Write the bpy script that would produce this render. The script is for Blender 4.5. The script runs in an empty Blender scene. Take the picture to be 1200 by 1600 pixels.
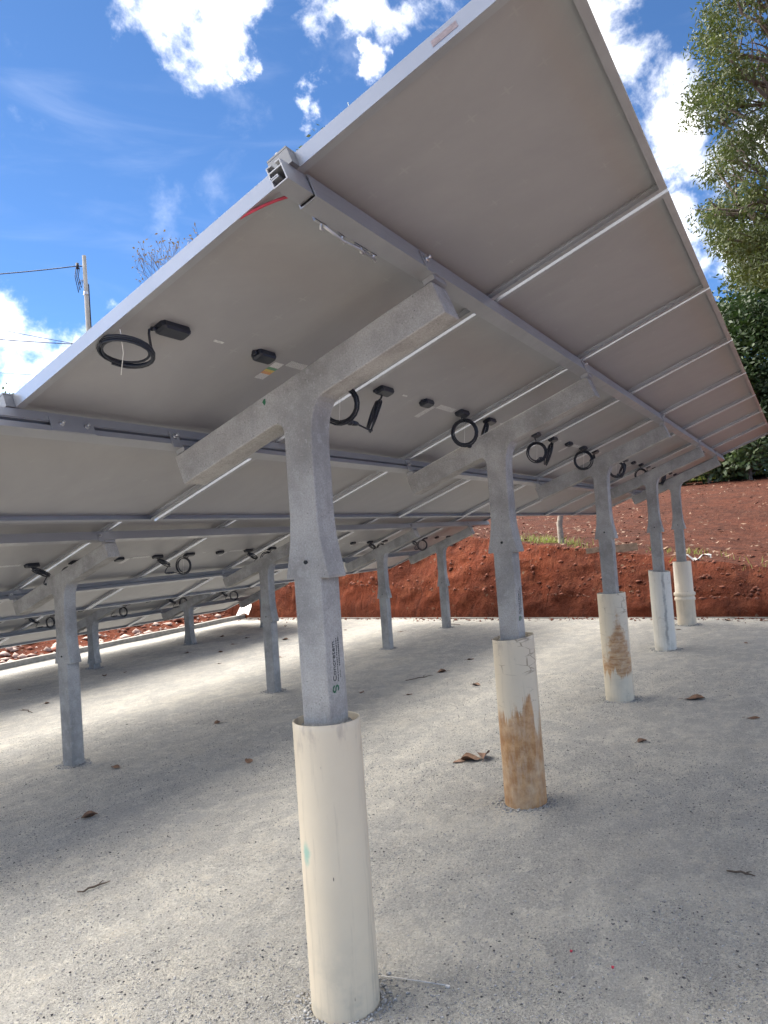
import bpy, bmesh, math, random
import numpy as np
from mathutils import Vector, Matrix

random.seed(7)
RNG = np.random.default_rng(11)
SC = bpy.context.scene
COL = SC.collection

# ------------------------------------------------------------------ camera
CAM = Vector((-1.2753, -2.5139, 1.5778))
YAW, PIT, ROL, FPX = 0.5051, 0.0407, -0.0731, 1186.9
fw = Vector((math.cos(YAW) * math.cos(PIT), math.sin(YAW) * math.cos(PIT), math.sin(PIT)))
rt = Vector((math.sin(YAW), -math.cos(YAW), 0))
up = rt.cross(fw)
r2 = math.cos(ROL) * rt + math.sin(ROL) * up
u2 = -math.sin(ROL) * rt + math.cos(ROL) * up
cd = bpy.data.cameras.new('camera')
cam = bpy.data.objects.new('camera', cd)
COL.objects.link(cam)
cam.matrix_world = Matrix(((r2.x, u2.x, -fw.x, CAM.x), (r2.y, u2.y, -fw.y, CAM.y), (r2.z, u2.z, -fw.z, CAM.z), (0, 0, 0, 1)))
cd.sensor_fit = 'VERTICAL'
cd.sensor_height = 36.0
cd.lens = FPX / 1600 * 36.0
cd.clip_start = 0.05
cd.clip_end = 3000
SC.camera = cam

# ------------------------------------------------------------------ light
SUN_AZ = 82.0      # degrees counter-clockwise from +X
SUN_EL = 47.0
SUN_STRENGTH = 1.7
SKY_STRENGTH = 0.05
EXPOSURE = 3.3
SC.view_settings.view_transform = 'Standard'
SC.view_settings.look = 'None'
SC.view_settings.gamma = 1.0
SC.view_settings.use_curve_mapping = False
SC.view_settings.exposure = EXPOSURE

world = bpy.data.worlds.new('World')
SC.world = world
world.use_nodes = True
SC.cycles.glossy_bounces = 8
wn, wl = world.node_tree.nodes, world.node_tree.links
wn.clear()


def N(nodes, typ, **kw):
    n = nodes.new(typ)
    for k, v in kw.items():
        if k == 'inp':
            for kk, vv in v.items():
                n.inputs[kk].default_value = vv
        else:
            setattr(n, k, v)
    return n


def math_node(nodes, links, op, a, b=None, clamp=False):
    n = nodes.new('ShaderNodeMath')
    n.operation = op
    n.use_clamp = clamp
    for i, v in enumerate((a, b)):
        if v is None:
            continue
        if isinstance(v, (int, float)):
            n.inputs[i].default_value = v
        else:
            links.new(v, n.inputs[i])
    return n.outputs[0]


def build_world():
    out = N(wn, 'ShaderNodeOutputWorld')
    sky = N(wn, 'ShaderNodeTexSky', sky_type='NISHITA', sun_disc=False)
    sky.sun_elevation = math.radians(SUN_EL)
    sky.sun_rotation = math.radians(90 - SUN_AZ)
    sky.altitude = 900
    sky.air_density = 0.42
    sky.dust_density = 0.05
    sky.ozone_density = 1.4
    bg = N(wn, 'ShaderNodeBackground', inp={'Strength': SKY_STRENGTH})
    tint = N(wn, 'ShaderNodeVectorMath', operation='MULTIPLY')
    tint.inputs[1].default_value = (.38, .535, .625)
    wl.new(sky.outputs[0], tint.inputs[0])
    wl.new(tint.outputs[0], bg.inputs['Color'])
    geo = N(wn, 'ShaderNodeTexCoord')
    d = geo.outputs['Generated']
    # cloud masses as directions in the sky (azimuth from +X, elevation, radius, weight)
    clouds = [(42.6, 36.9, 3.3, .9), (39.0, 36.0, 3.2, .9), (40.5, 40.5, 4.4, 1), (37.4, 33.6, 1.7, .75), (43.2, 33.8, 1.8, .7),
              (30.0, 38.8, 4.6, .95), (24.8, 37.8, 4.2, .95), (21.0, 38.5, 6.0, 1), (33.0, 30.9, 1.7, .72), (27.6, 33.6, 1.5, .65),
              (10.6, 31.5, 5.2, 1), (12.5, 36.5, 7.5, 1), (6.6, 25.8, 5.0, 1), (10.8, 25.0, 4.6, 1), (2.4, 23.8, 3.6, .9), (5.5, 19.2, 2.6, .8), (1.0, 18.0, 4.5, .9),
              (54.5, 14.2, 5.0, 1), (51.0, 14.2, 4.2, 1), (48.0, 14.5, 4.5, 1), (48.2, 17.0, 1.7, .8), (58.5, 15.0, 6, 1), (44.5, 12.0, 5, 1),
              (72, 15, 8, 1), (93, 13, 11, 1), (185, 12, 10, 1), (268, 13, 12, 1), (315, 14, 12, 1), (292, 12, 11, 1), (240, 12, 12, 1), (85, 40, 14, 1), (112, 48, 16, 1), (112, 16, 7, 1), (150, 58, 14, 1), (190, 30, 18, 1), (215, 55, 18, 1), (245, 25, 20, 1), (262, 50, 18, 1), (290, 26, 18, 1), (318, 46, 20, 1), (340, 22, 11, 1),  # from here on unseen clouds, extra ones added to light the shade under the arrays
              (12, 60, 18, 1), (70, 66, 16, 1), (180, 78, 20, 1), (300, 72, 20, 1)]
    # noise warp
    nz = N(wn, 'ShaderNodeTexNoise', inp={'Scale': 9.0, 'Detail': 9.0, 'Roughness': 0.62, 'Distortion': 0.25})
    wl.new(d, nz.inputs['Vector'])
    nz2 = N(wn, 'ShaderNodeTexNoise', inp={'Scale': 30.0, 'Detail': 6.0, 'Roughness': 0.6})
    wl.new(d, nz2.inputs['Vector'])
    wz = N(wn, 'ShaderNodeTexNoise', inp={'Scale': 13.0, 'Detail': 7.0, 'Roughness': 0.62})
    wl.new(d, wz.inputs['Vector'])
    wm = N(wn, 'ShaderNodeVectorMath', operation='MULTIPLY_ADD')
    wl.new(wz.outputs['Color'], wm.inputs[0])
    wm.inputs[1].default_value = (.17, .17, .17)
    ws = N(wn, 'ShaderNodeVectorMath', operation='SUBTRACT')
    wl.new(d, ws.inputs[0])
    ws.inputs[1].default_value = (.085, .085, .085)
    wl.new(ws.outputs[0], wm.inputs[2])
    acc = None
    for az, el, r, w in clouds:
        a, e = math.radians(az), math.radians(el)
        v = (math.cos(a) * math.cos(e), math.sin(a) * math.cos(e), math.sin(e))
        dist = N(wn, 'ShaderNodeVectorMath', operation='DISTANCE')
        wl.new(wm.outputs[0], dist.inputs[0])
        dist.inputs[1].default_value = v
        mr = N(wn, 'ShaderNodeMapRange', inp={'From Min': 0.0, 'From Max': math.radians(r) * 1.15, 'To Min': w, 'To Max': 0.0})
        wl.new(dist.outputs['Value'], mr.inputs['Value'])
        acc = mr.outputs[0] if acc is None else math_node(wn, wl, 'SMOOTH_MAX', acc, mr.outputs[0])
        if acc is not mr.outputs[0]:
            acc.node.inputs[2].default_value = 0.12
    n1 = math_node(wn, wl, 'SUBTRACT', nz.outputs[0], 0.5)
    n1 = math_node(wn, wl, 'MULTIPLY', n1, 2.6)
    n2 = math_node(wn, wl, 'SUBTRACT', nz2.outputs[0], 0.5)
    n2 = math_node(wn, wl, 'MULTIPLY', n2, 0.55)
    dens = math_node(wn, wl, 'ADD', acc, n1)
    dens = math_node(wn, wl, 'ADD', dens, n2)
    # nothing where no cloud mass is near
    near = N(wn, 'ShaderNodeMapRange', interpolation_type='SMOOTHSTEP', inp={'From Min': 0.02, 'From Max': 0.30})
    wl.new(acc, near.inputs['Value'])
    m = N(wn, 'ShaderNodeMapRange', interpolation_type='SMOOTHSTEP', inp={'From Min': 0.22, 'From Max': 1.35})
    wl.new(dens, m.inputs['Value'])
    mask = math_node(wn, wl, 'MULTIPLY', m.outputs[0], near.outputs[0], True)
    # thin cirrus
    mp = N(wn, 'ShaderNodeMapping')
    mp.inputs['Rotation'].default_value = (0.2, 0.3, 0.5)
    mp.inputs['Scale'].default_value = (2.0, 3.0, 12.0)
    wl.new(d, mp.inputs['Vector'])
    nc = N(wn, 'ShaderNodeTexNoise', inp={'Scale': 1.6, 'Detail': 6.0, 'Roughness': 0.55, 'Distortion': 0.6})
    wl.new(mp.outputs[0], nc.inputs['Vector'])
    mc = N(wn, 'ShaderNodeMapRange', interpolation_type='SMOOTHSTEP', inp={'From Min': 0.48, 'From Max': 0.85, 'To Max': 0.045})
    wl.new(nc.outputs[0], mc.inputs['Value'])
    mask = math_node(wn, wl, 'MAXIMUM', mask, mc.outputs[0])
    # cloud colour: thick parts a little greyer
    cr = N(wn, 'ShaderNodeMapRange', inp={'From Min': 0.75, 'From Max': 1.6, 'To Min': 1.0, 'To Max': 0.24})
    wl.new(dens, cr.inputs['Value'])
    ce = N(wn, 'ShaderNodeBackground')
    cc = N(wn, 'ShaderNodeCombineColor')
    for i, k in enumerate((1.0, 0.965, 0.91)):
        wl.new(math_node(wn, wl, 'MULTIPLY', cr.outputs[0], k), cc.inputs[i])
    wl.new(cc.outputs[0], ce.inputs['Color'])
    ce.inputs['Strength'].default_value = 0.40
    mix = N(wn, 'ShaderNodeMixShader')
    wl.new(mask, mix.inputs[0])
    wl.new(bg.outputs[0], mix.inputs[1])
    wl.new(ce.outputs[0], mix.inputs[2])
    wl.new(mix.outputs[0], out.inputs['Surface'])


build_world()

sd = bpy.data.lights.new('sun', 'SUN')
sd.energy = SUN_STRENGTH
sd.angle = math.radians(80)
sd.color = (1.0, 0.93, 0.82)
sun = bpy.data.objects.new('sun', sd)
COL.objects.link(sun)
a_, e_ = math.radians(SUN_AZ), math.radians(SUN_EL)
sdir = Vector((math.cos(a_) * math.cos(e_), math.sin(a_) * math.cos(e_), math.sin(e_)))
sun.rotation_euler = sdir.to_track_quat('Z', 'Y').to_euler()
sun.location = sdir * 60

# ------------------------------------------------------------------ helpers


class MB:
    def __init__(self):
        self.v, self.f, self.sm = [], [], []

    def box(self, x0, x1, y0, y1, z0, z1):
        b = len(self.v)
        self.v += [(x0, y0, z0), (x1, y0, z0), (x1, y1, z0), (x0, y1, z0), (x0, y0, z1), (x1, y0, z1), (x1, y1, z1), (x0, y1, z1)]
        for q in ((0, 3, 2, 1), (4, 5, 6, 7), (0, 1, 5, 4), (1, 2, 6, 5), (2, 3, 7, 6), (3, 0, 4, 7)):
            self.f.append(tuple(b + i for i in q))
            self.sm.append(False)
        return self

    def quad(self, *pts):
        b = len(self.v)
        self.v += [tuple(p) for p in pts]
        self.f.append(tuple(range(b, b + len(pts))))
        self.sm.append(False)
        return self

    def prism(self, pts, off):
        """polygon pts (3-D) extruded by vector off"""
        b, n = len(self.v), len(pts)
        self.v += [tuple(p) for p in pts] + [tuple(Vector(p) + Vector(off)) for p in pts]
        self.f.append(tuple(b + i for i in range(n)))
        self.f.append(tuple(b + n + i for i in reversed(range(n))))
        self.sm += [False, False]
        for i in range(n):
            j = (i + 1) % n
            self.f.append((b + j, b + i, b + n + i, b + n + j))
            self.sm.append(False)
        return self

    def tube(self, pts, r, seg=8, cap=True):
        pts = [Vector(p) for p in pts]
        n = len(pts)
        rad = r if isinstance(r, (list, tuple)) else [r] * n
        b = len(self.v)
        t0 = (pts[1] - pts[0]).normalized()
        nrm = t0.orthogonal().normalized()
        for i, p in enumerate(pts):
            t = (pts[min(i + 1, n - 1)] - pts[max(i - 1, 0)])
            t = t.normalized() if t.length > 1e-9 else t0
            nrm = (nrm - t * nrm.dot(t))
            nrm = nrm.normalized() if nrm.length > 1e-6 else t.orthogonal().normalized()
            bn = t.cross(nrm)
            for k in range(seg):
                a = 2 * math.pi * k / seg
                self.v.append(tuple(p + (nrm * math.cos(a) + bn * math.sin(a)) * rad[i]))
        for i in range(n - 1):
            for k in range(seg):
                k2 = (k + 1) % seg
                self.f.append((b + i * seg + k, b + i * seg + k2, b + (i + 1) * seg + k2, b + (i + 1) * seg + k))
                self.sm.append(True)
        if cap:
            self.f.append(tuple(b + k for k in reversed(range(seg))))
            self.f.append(tuple(b + (n - 1) * seg + k for k in range(seg)))
            self.sm += [False, False]
        return self

    def lathe(self, prof, seg=48, cx=0, cy=0, smooth=True):
        """prof: list of (r, z)"""
        b, n = len(self.v), len(prof)
        for r, z in prof:
            for k in range(seg):
                a = 2 * math.pi * k / seg
                self.v.append((cx + r * math.cos(a), cy + r * math.sin(a), z))
        for i in range(n - 1):
            for k in range(seg):
                k2 = (k + 1) % seg
                self.f.append((b + i * seg + k, b + i * seg + k2, b + (i + 1) * seg + k2, b + (i + 1) * seg + k))
                self.sm.append(smooth)
        return self

    def mesh(self, name, mat):
        me = bpy.data.meshes.new(name)
        me.from_pydata(self.v, [], self.f)
        me.polygons.foreach_set('use_smooth', self.sm)
        if mat:
            me.materials.append(mat)
        me.update()
        return me

    def build(self, name, mat, parent=None, loc=None):
        o = bpy.data.objects.new(name, self.mesh(name, mat))
        COL.objects.link(o)
        if parent:
            o.parent = parent
        if loc is not None:
            o.location = loc
        return o


def tag(o, label=None, cat=None, group=None, kind=None):
    if label:
        o['label'] = label
    if cat:
        o['category'] = cat
    if group:
        o['group'] = group
    if kind:
        o['kind'] = kind
    return o


def empty(name, loc=(0, 0, 0), rz=0):
    o = bpy.data.objects.new(name, None)
    o.empty_display_size = 0.2
    COL.objects.link(o)
    o.location = loc
    o.rotation_euler = (0, 0, rz)
    return o


def copy_tree(o, parent=None):
    c = o.copy()
    COL.objects.link(c)
    if parent:
        c.parent = parent
    for ch in list(o.children):
        copy_tree(ch, c)
    return c


def np_mesh(name, verts, faces, mat, smooth=False):
    """verts (n,3), faces (m,k) of equal size k"""
    me = bpy.data.meshes.new(name)
    n, (m, k) = len(verts), faces.shape
    me.vertices.add(n)
    me.vertices.foreach_set('co', np.ascontiguousarray(verts, dtype=np.float32).ravel())
    me.loops.add(m * k)
    me.loops.foreach_set('vertex_index', np.ascontiguousarray(faces, dtype=np.int32).ravel())
    me.polygons.add(m)
    me.polygons.foreach_set('loop_start', np.arange(0, m * k, k, dtype=np.int32))
    if smooth:
        me.polygons.foreach_set('use_smooth', np.ones(m, dtype=bool))
    me.update(calc_edges=True)
    me.validate()
    me.materials.append(mat)
    return me


def np_obj(name, verts, faces, mat, parent=None, smooth=False):
    o = bpy.data.objects.new(name, np_mesh(name, verts, faces, mat, smooth))
    COL.objects.link(o)
    if parent:
        o.parent = parent
    return o


# ------------------------------------------------------------------ materials


class Mat:
    def __init__(self, name, base=(.5, .5, .5), rough=.7, metal=0.0, spec=0.5):
        self.m = bpy.data.materials.new(name)
        self.m.use_nodes = True
        self.n, self.l = self.m.node_tree.nodes, self.m.node_tree.links
        self.p = self.n['Principled BSDF']
        self.p.inputs['Base Color'].default_value = (*base, 1)
        self.p.inputs['Roughness'].default_value = rough
        self.p.inputs['Metallic'].default_value = metal
        self.p.inputs['Specular IOR Level'].default_value = spec
        self.tc = None

    def co(self, kind='Object'):
        if self.tc is None:
            self.tc = self.n.new('ShaderNodeTexCoord')
        return self.tc.outputs[kind]

    def mapping(self, scale=(1, 1, 1), rot=(0, 0, 0), kind='Object', loc=(0, 0, 0)):
        mp = self.n.new('ShaderNodeMapping')
        mp.inputs['Scale'].default_value = scale
        mp.inputs['Rotation'].default_value = rot
        mp.inputs['Location'].default_value = loc
        self.l.new(self.co(kind), mp.inputs['Vector'])
        return mp.outputs[0]

    def noise(self, scale, detail=4, rough=.55, vec=None, dist=0.0):
        n = N(self.n, 'ShaderNodeTexNoise', inp={'Scale': scale, 'Detail': detail, 'Roughness': rough, 'Distortion': dist})
        self.l.new(vec if vec is not None else self.co(), n.inputs['Vector'])
        return n.outputs[0]

    def voronoi(self, scale, feature='F1', vec=None, out='Distance', rnd=1.0):
        n = N(self.n, 'ShaderNodeTexVoronoi', feature=feature, inp={'Scale': scale, 'Randomness': rnd})
        self.l.new(vec if vec is not None else self.co(), n.inputs['Vector'])
        return n.outputs[out]

    def ramp(self, v, a, b, lo=0.0, hi=1.0, smooth=True):
        n = N(self.n, 'ShaderNodeMapRange', inp={'From Min': a, 'From Max': b, 'To Min': lo, 'To Max': hi})
        if smooth:
            n.interpolation_type = 'SMOOTHSTEP'
        self.l.new(v, n.inputs['Value'])
        return n.outputs[0]

    def math(self, op, a, b=None, clamp=False):
        return math_node(self.n, self.l, op, a, b, clamp)

    def mix(self, fac, a, b, blend='MIX'):
        n = self.n.new('ShaderNodeMix')
        n.data_type = 'RGBA'
        n.blend_type = blend
        for i, v in ((0, fac), (6, a), (7, b)):
            if isinstance(v, (int, float)):
                n.inputs[i].default_value = v
            elif isinstance(v, tuple):
                n.inputs[i].default_value = (*v, 1) if len(v) == 3 else v
            else:
                self.l.new(v, n.inputs[i])
        return n.outputs[2]

    def color(self, c):
        self.l.new(c, self.p.inputs['Base Color'])

    def rough(self, v):
        self.l.new(v, self.p.inputs['Roughness'])

    def bump(self, h, strength=.3, dist=.01):
        n = N(self.n, 'ShaderNodeBump', inp={'Strength': strength, 'Distance': dist})
        self.l.new(h, n.inputs['Height'])
        if self.p.inputs['Normal'].is_linked:
            self.l.new(self.p.inputs['Normal'].links[0].from_socket, n.inputs['Normal'])
        self.l.new(n.outputs[0], self.p.inputs['Normal'])

    def sep(self, vec=None):
        s = self.n.new('ShaderNodeSeparateXYZ')
        self.l.new(vec if vec is not None else self.co(), s.inputs[0])
        return s.outputs


def aluminium(name, base, r0, r1, metal):
    m = Mat(name, base, r0, metal)
    n = m.noise(6, 4, .6, m.mapping((2, 2, 60)))
    m.rough(m.ramp(n, .3, .7, r0, r1))
    g = m.noise(2.5, 5, .6)
    m.color(m.mix(m.ramp(g, .35, .75), tuple(c * .93 for c in base), tuple(c * 1.05 for c in base)))
    return m.m


def concrete(name='precast_concrete'):
    m = Mat(name, (.36, .36, .35), .88, 0, .3)
    oi = m.n.new('ShaderNodeObjectInfo')
    off = m.n.new('ShaderNodeVectorMath')
    off.operation = 'ADD'
    m.l.new(m.co(), off.inputs[0])
    cmb = m.n.new('ShaderNodeCombineXYZ')
    for i in range(3):
        m.l.new(m.math('MULTIPLY', oi.outputs['Random'], 17.0 + 9 * i), cmb.inputs[i])
    m.l.new(cmb.outputs[0], off.inputs[1])
    v = off.outputs[0]
    big = m.noise(5, 6, .65, v)
    col = m.mix(m.ramp(big, .32, .70), (.262, .253, .238), (.45, .438, .415))
    st = N(m.n, 'ShaderNodeMapping')
    st.inputs['Scale'].default_value = (30, 30, 1.6)
    m.l.new(v, st.inputs['Vector'])
    sn = m.noise(1.0, 4, .6, st.outputs[0])
    col = m.mix(m.ramp(sn, .52, .78, 0, .35), col, (.23, .235, .225))
    blot = m.noise(26, 3, .5, v)
    col = m.mix(m.ramp(blot, .58, .70, 0, .6), col, (.40, .395, .38))
    pit = m.voronoi(70, 'F1', v)
    pm = m.math('MULTIPLY', m.ramp(pit, .10, .16, 1, 0), m.ramp(m.noise(12, 2, .5, v), .50, .6))
    col = m.mix(m.math('MULTIPLY', pm, .75), col, (.12, .12, .115))
    gr = m.noise(190, 4, .75, v)
    col = m.mix(m.ramp(gr, .36, .66, .0, .40), col, (.16, .155, .145))
    wsp = m.noise(110, 2, .5, v)
    col = m.mix(m.ramp(wsp, .64, .74, 0, .45), col, (.46, .455, .44))
    m.color(col)
    m.bump(m.math('SUBTRACT', m.math('ADD', m.noise(150, 3, .6, v), m.math('MULTIPLY', big, .8)), m.math('MULTIPLY', pm, 1.5)), .35, .004)
    return m.m


def pvc(name, kind):
    m = Mat(name, (.66, .61, .50), .42, 0, .45)
    pos = m.sep()
    z = pos[2]
    x = pos[0]
    y = pos[1]
    col = {0: (.66, .57, .43), 1: (.63, .545, .41), 2: (.62, .55, .425), 3: (.65, .62, .545), 4: (.66, .57, .44)}[kind]
    base = m.mix(m.ramp(m.noise(3, 5, .6), .3, .75), col, tuple(c * .93 for c in col))
    # vertical scuffs and dust
    st = m.noise(1.0, 5, .65, m.mapping((34, 34, 2.6)))
    base = m.mix(m.ramp(st, .52, .74, 0, .5), base, (.33, .285, .22))
    dust = m.math('MULTIPLY', m.ramp(z, .02, .30, 1, 0), m.ramp(m.noise(9, 5, .65), .42, .66))
    base = m.mix(m.math('MULTIPLY', dust, .55), base, (.40, .37, .30))
    rim = m.math('MULTIPLY', m.ramp(z, .72, .80), m.ramp(m.noise(24, 4, .6, m.mapping((1, 1, .35))), .5, .68))
    base = m.mix(m.math('MULTIPLY', rim, .62), base, (.36, .30, .25))
    # hairline scratches: short dark marks
    sc = m.voronoi(1.0, 'F1', m.mapping((30, 30, 9)))
    base = m.mix(m.math('MULTIPLY', m.ramp(sc, .035, .07, 1, 0), m.ramp(m.noise(5, 2), .50, .58)), base, (.13, .10, .08))
    if kind in (1, 2, 3):
        # fine crazed dirt lines running round and along the pipe
        h = m.voronoi(1.0, 'DISTANCE_TO_EDGE', m.mapping((9, 9, 26)))
        lines = m.math('MULTIPLY', m.ramp(h, .012, .035, 1, 0), m.ramp(m.noise(7, 4, .6), .50, .62))
        base = m.mix(m.math('MULTIPLY', lines, .7 if kind != 3 else .25), base, (.20, .15, .10))
    if kind == 1:      # rust-brown clay splash over the lower half
        edge = m.math('ADD', m.math('MULTIPLY', m.noise(1.0, 5, .65, m.mapping((19, 19, 1.6))), .66), m.math('MULTIPLY', m.noise(14, 6, .75, m.mapping((1, 1, .5))), .22))
        k = m.math('SUBTRACT', m.math('ADD', .03, edge), z)
        mask = m.math('MULTIPLY', m.ramp(k, -.015, .05), m.ramp(m.noise(1, 6, .7, m.mapping((40, 40, 7))), .30, .58, .62, 1))
        mask = m.math('MULTIPLY', mask, m.ramp(m.noise(7, 4, .6), .30, .55, .72, 1))
        clay = m.mix(m.ramp(m.noise(22, 6, .7), .35, .7), (.33, .155, .055), (.52, .31, .145))
        base = m.mix(mask, base, clay)
    if kind == 2:      # clay stain, triangular, in the middle
        w = m.math('MULTIPLY', m.math('SUBTRACT', .66, z), .30)
        cx = m.math('ADD', m.math('MULTIPLY', y, .86), m.math('MULTIPLY', x, -.5))
        dd = m.math('SUBTRACT', w, m.math('ABSOLUTE', m.math('SUBTRACT', cx, .006)))
        dd = m.math('ADD', dd, m.math('MULTIPLY', m.math('SUBTRACT', m.noise(1.0, 5, .7, m.mapping((18, 18, 14))), .5), .14))
        low = m.ramp(m.math('ADD', z, m.math('MULTIPLY', m.noise(1.0, 4, .6, m.mapping((28, 28, 2))), -.35)), .02, .05)
        face = m.ramp(m.math('ADD', m.math('MULTIPLY', x, -.86), m.math('MULTIPLY', y, -.5)), -.03, .02)
        mask = m.math('MULTIPLY', m.math('MULTIPLY', m.ramp(dd, -.012, .03), low), face)
        mask = m.math('MULTIPLY', mask, m.ramp(m.noise(1, 5, .7, m.mapping((26, 26, 40))), .34, .56, .68, 1))
        clay = m.mix(m.ramp(m.noise(1, 5, .65, m.mapping((12, 12, 60))), .4, .62), (.33, .155, .055), (.50, .31, .15))
        base = m.mix(m.math('MULTIPLY', mask, .9), base, clay)
    if kind == 3:      # grey vertical drip
        cx = m.math('ADD', m.math('MULTIPLY', y, .90), m.math('MULTIPLY', x, -.4))
        wob = m.math('MULTIPLY', m.math('SUBTRACT', m.noise(1, 4, .6, m.mapping((1, 1, 9))), .5), .06)
        dd = m.math('ABSOLUTE', m.math('ADD', cx, wob))
        base = m.mix(m.math('MULTIPLY', m.ramp(dd, .006, .018, 1, 0), m.ramp(m.noise(9, 4), .3, .6)), base, (.33, .32, .29))
    if kind == 0:      # faint green paint smudge and a few black nicks
        dv = m.n.new('ShaderNodeVectorMath')
        dv.operation = 'DISTANCE'
        mp = m.mapping((1, 1, .55))
        m.l.new(mp, dv.inputs[0])
        dv.inputs[1].default_value = (-.095, .038, .47 * .55)
        g = m.math('ADD', dv.outputs['Value'], m.math('MULTIPLY', m.math('SUBTRACT', m.noise(60, 4, .6), .5), .02))
        base = m.mix(m.ramp(g, .006, .024, .75, 0), base, (.20, .44, .36))
    m.color(base)
    m.rough(m.ramp(m.noise(8, 4), .3, .7, .38, .6))
    m.bump(m.noise(60, 4, .6), .08, .002)
    return m.m


def gravel():
    m = Mat('gravel', (.42, .41, .39), .95, 0, .2)
    wn_ = N(m.n, 'ShaderNodeTexNoise', inp={'Scale': 90.0, 'Detail': 3.0})
    m.l.new(m.co(), wn_.inputs['Vector'])
    wa = m.n.new('ShaderNodeVectorMath')
    wa.operation = 'MULTIPLY_ADD'
    m.l.new(wn_.outputs['Color'], wa.inputs[0])
    wa.inputs[1].default_value = (.012, .012, .012)
    m.l.new(m.co(), wa.inputs[2])
    wv = wa.outputs[0]
    big = m.noise(.55, 6, .6, dist=.6)
    mid = m.noise(2.3, 6, .62, dist=.4)
    str_ = m.noise(1.0, 7, .68, m.mapping((.9, 6.5, 1), (0, 0, .55)), .4)
    col = m.mix(m.ramp(big, .36, .66), (.76, .725, .65), (.85, .805, .71))
    col = m.mix(m.ramp(mid, .48, .66, 0, .75), col, (.76, .70, .60))
    col = m.mix(m.ramp(str_, .52, .63, 0, .85), col, (.92, .86, .74))
    col = m.mix(m.ramp(m.noise(1.3, 5, .65, m.mapping((1, 2.2, 1), (0, 0, .5), loc=(7, 3, 0))), .47, .66, 0, .75), col, (.56, .56, .55))
    zone = m.noise(3.6, 8, .72, m.mapping((1, 1.5, 1), (0, 0, .4), loc=(1, 4, 0)), .5)
    col = m.mix(m.ramp(zone, .43, .57, 0, .75), col, (.50, .492, .475))
    zone2 = m.noise(9, 7, .7, m.mapping(loc=(3, 8, 0)))
    col = m.mix(m.ramp(zone2, .51, .62, 0, .8), col, (.93, .89, .79))
    # grains
    patch = m.ramp(m.noise(3.2, 4, .6, m.mapping(loc=(2, 9, 0))), .34, .62, .30, 1)
    for sc_, lo, hi, amt_d, amt_l in ((310, .70, .80, .62, .55), (170, .84, .90, .60, .40)):
        g1 = m.voronoi(sc_, 'F1', vec=wv, out='Color')
        sp_ = m.n.new('ShaderNodeSeparateColor')
        m.l.new(g1, sp_.inputs[0])
        dark = m.math('MULTIPLY', m.ramp(sp_.outputs[0], lo, hi), patch)
        light = m.math('MULTIPLY', m.ramp(sp_.outputs[1], lo, hi), patch)
        col = m.mix(m.math('MULTIPLY', dark, amt_d), col, (.13, .13, .13))
        col = m.mix(m.math('MULTIPLY', light, amt_l), col, (.72, .70, .66))
    grain = m.noise(85, 5, .82)
    col = m.mix(m.math('MULTIPLY', m.ramp(grain, .45, .60), .60), col, (.46, .45, .43))
    col = m.mix(m.math('MULTIPLY', m.ramp(m.noise(120, 4, .8, m.mapping(loc=(5, 5, 5))), .50, .62), .7), col, (.88, .86, .80))
    fine = m.noise(420, 3, .75)
    col = m.mix(m.ramp(fine, .36, .64, .0, .30), col, (.44, .425, .39))
    m.color(col)
    h = m.math('ADD', m.math('MULTIPLY', m.voronoi(260, vec=wv), .7), m.math('ADD', m.math('MULTIPLY', fine, .7), m.math('MULTIPLY', m.noise(26, 7, .72), 2.6)))
    m.bump(h, 1.0, .014)
    m.bump(m.noise(5.5, 6, .6, dist=.3), .5, .05)
    return m.m


def red_soil():
    m = Mat('red_soil', (.28, .09, .045), .95, 0, .15)
    a = m.noise(.8, 7, .65, dist=.5)
    b = m.noise(5.0, 7, .65)
    col = m.mix(m.ramp(a, .34, .66), (.078, .019, .0095), (.155, .037, .0165))
    col = m.mix(m.ramp(b, .45, .70, 0, .5), col, (.195, .062, .030))
    col = m.mix(m.ramp(m.noise(14, 5, .7), .56, .72, 0, .55), col, (.10, .032, .02))
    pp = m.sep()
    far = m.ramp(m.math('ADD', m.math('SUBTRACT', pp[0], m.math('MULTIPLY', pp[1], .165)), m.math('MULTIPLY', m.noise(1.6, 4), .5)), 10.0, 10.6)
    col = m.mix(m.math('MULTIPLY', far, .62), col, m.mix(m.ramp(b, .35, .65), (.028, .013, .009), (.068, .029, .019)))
    lit = m.voronoi(26, 'F1', out='Color')
    s = m.n.new('ShaderNodeSeparateColor')
    m.l.new(lit, s.inputs[0])
    col = m.mix(m.math('MULTIPLY', m.ramp(s.outputs[0], .975, .985), m.ramp(m.noise(2.2, 3), .50, .62)), col, (.15, .09, .06))
    m.color(col)
    gouge = m.noise(1.0, 6, .66, m.mapping((3, 7, 2.2), (.5, 0, .3)), .8)
    m.color(m.mix(m.ramp(gouge, .56, .66, 0, .5), col, (.050, .017, .012)))
    m.bump(m.math('ADD', m.math('ADD', m.noise(7, 8, .68), m.math('MULTIPLY', gouge, -1.4)), m.math('MULTIPLY', m.noise(40, 4, .6), .35)), 1.0, .07)
    return m.m


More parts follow.
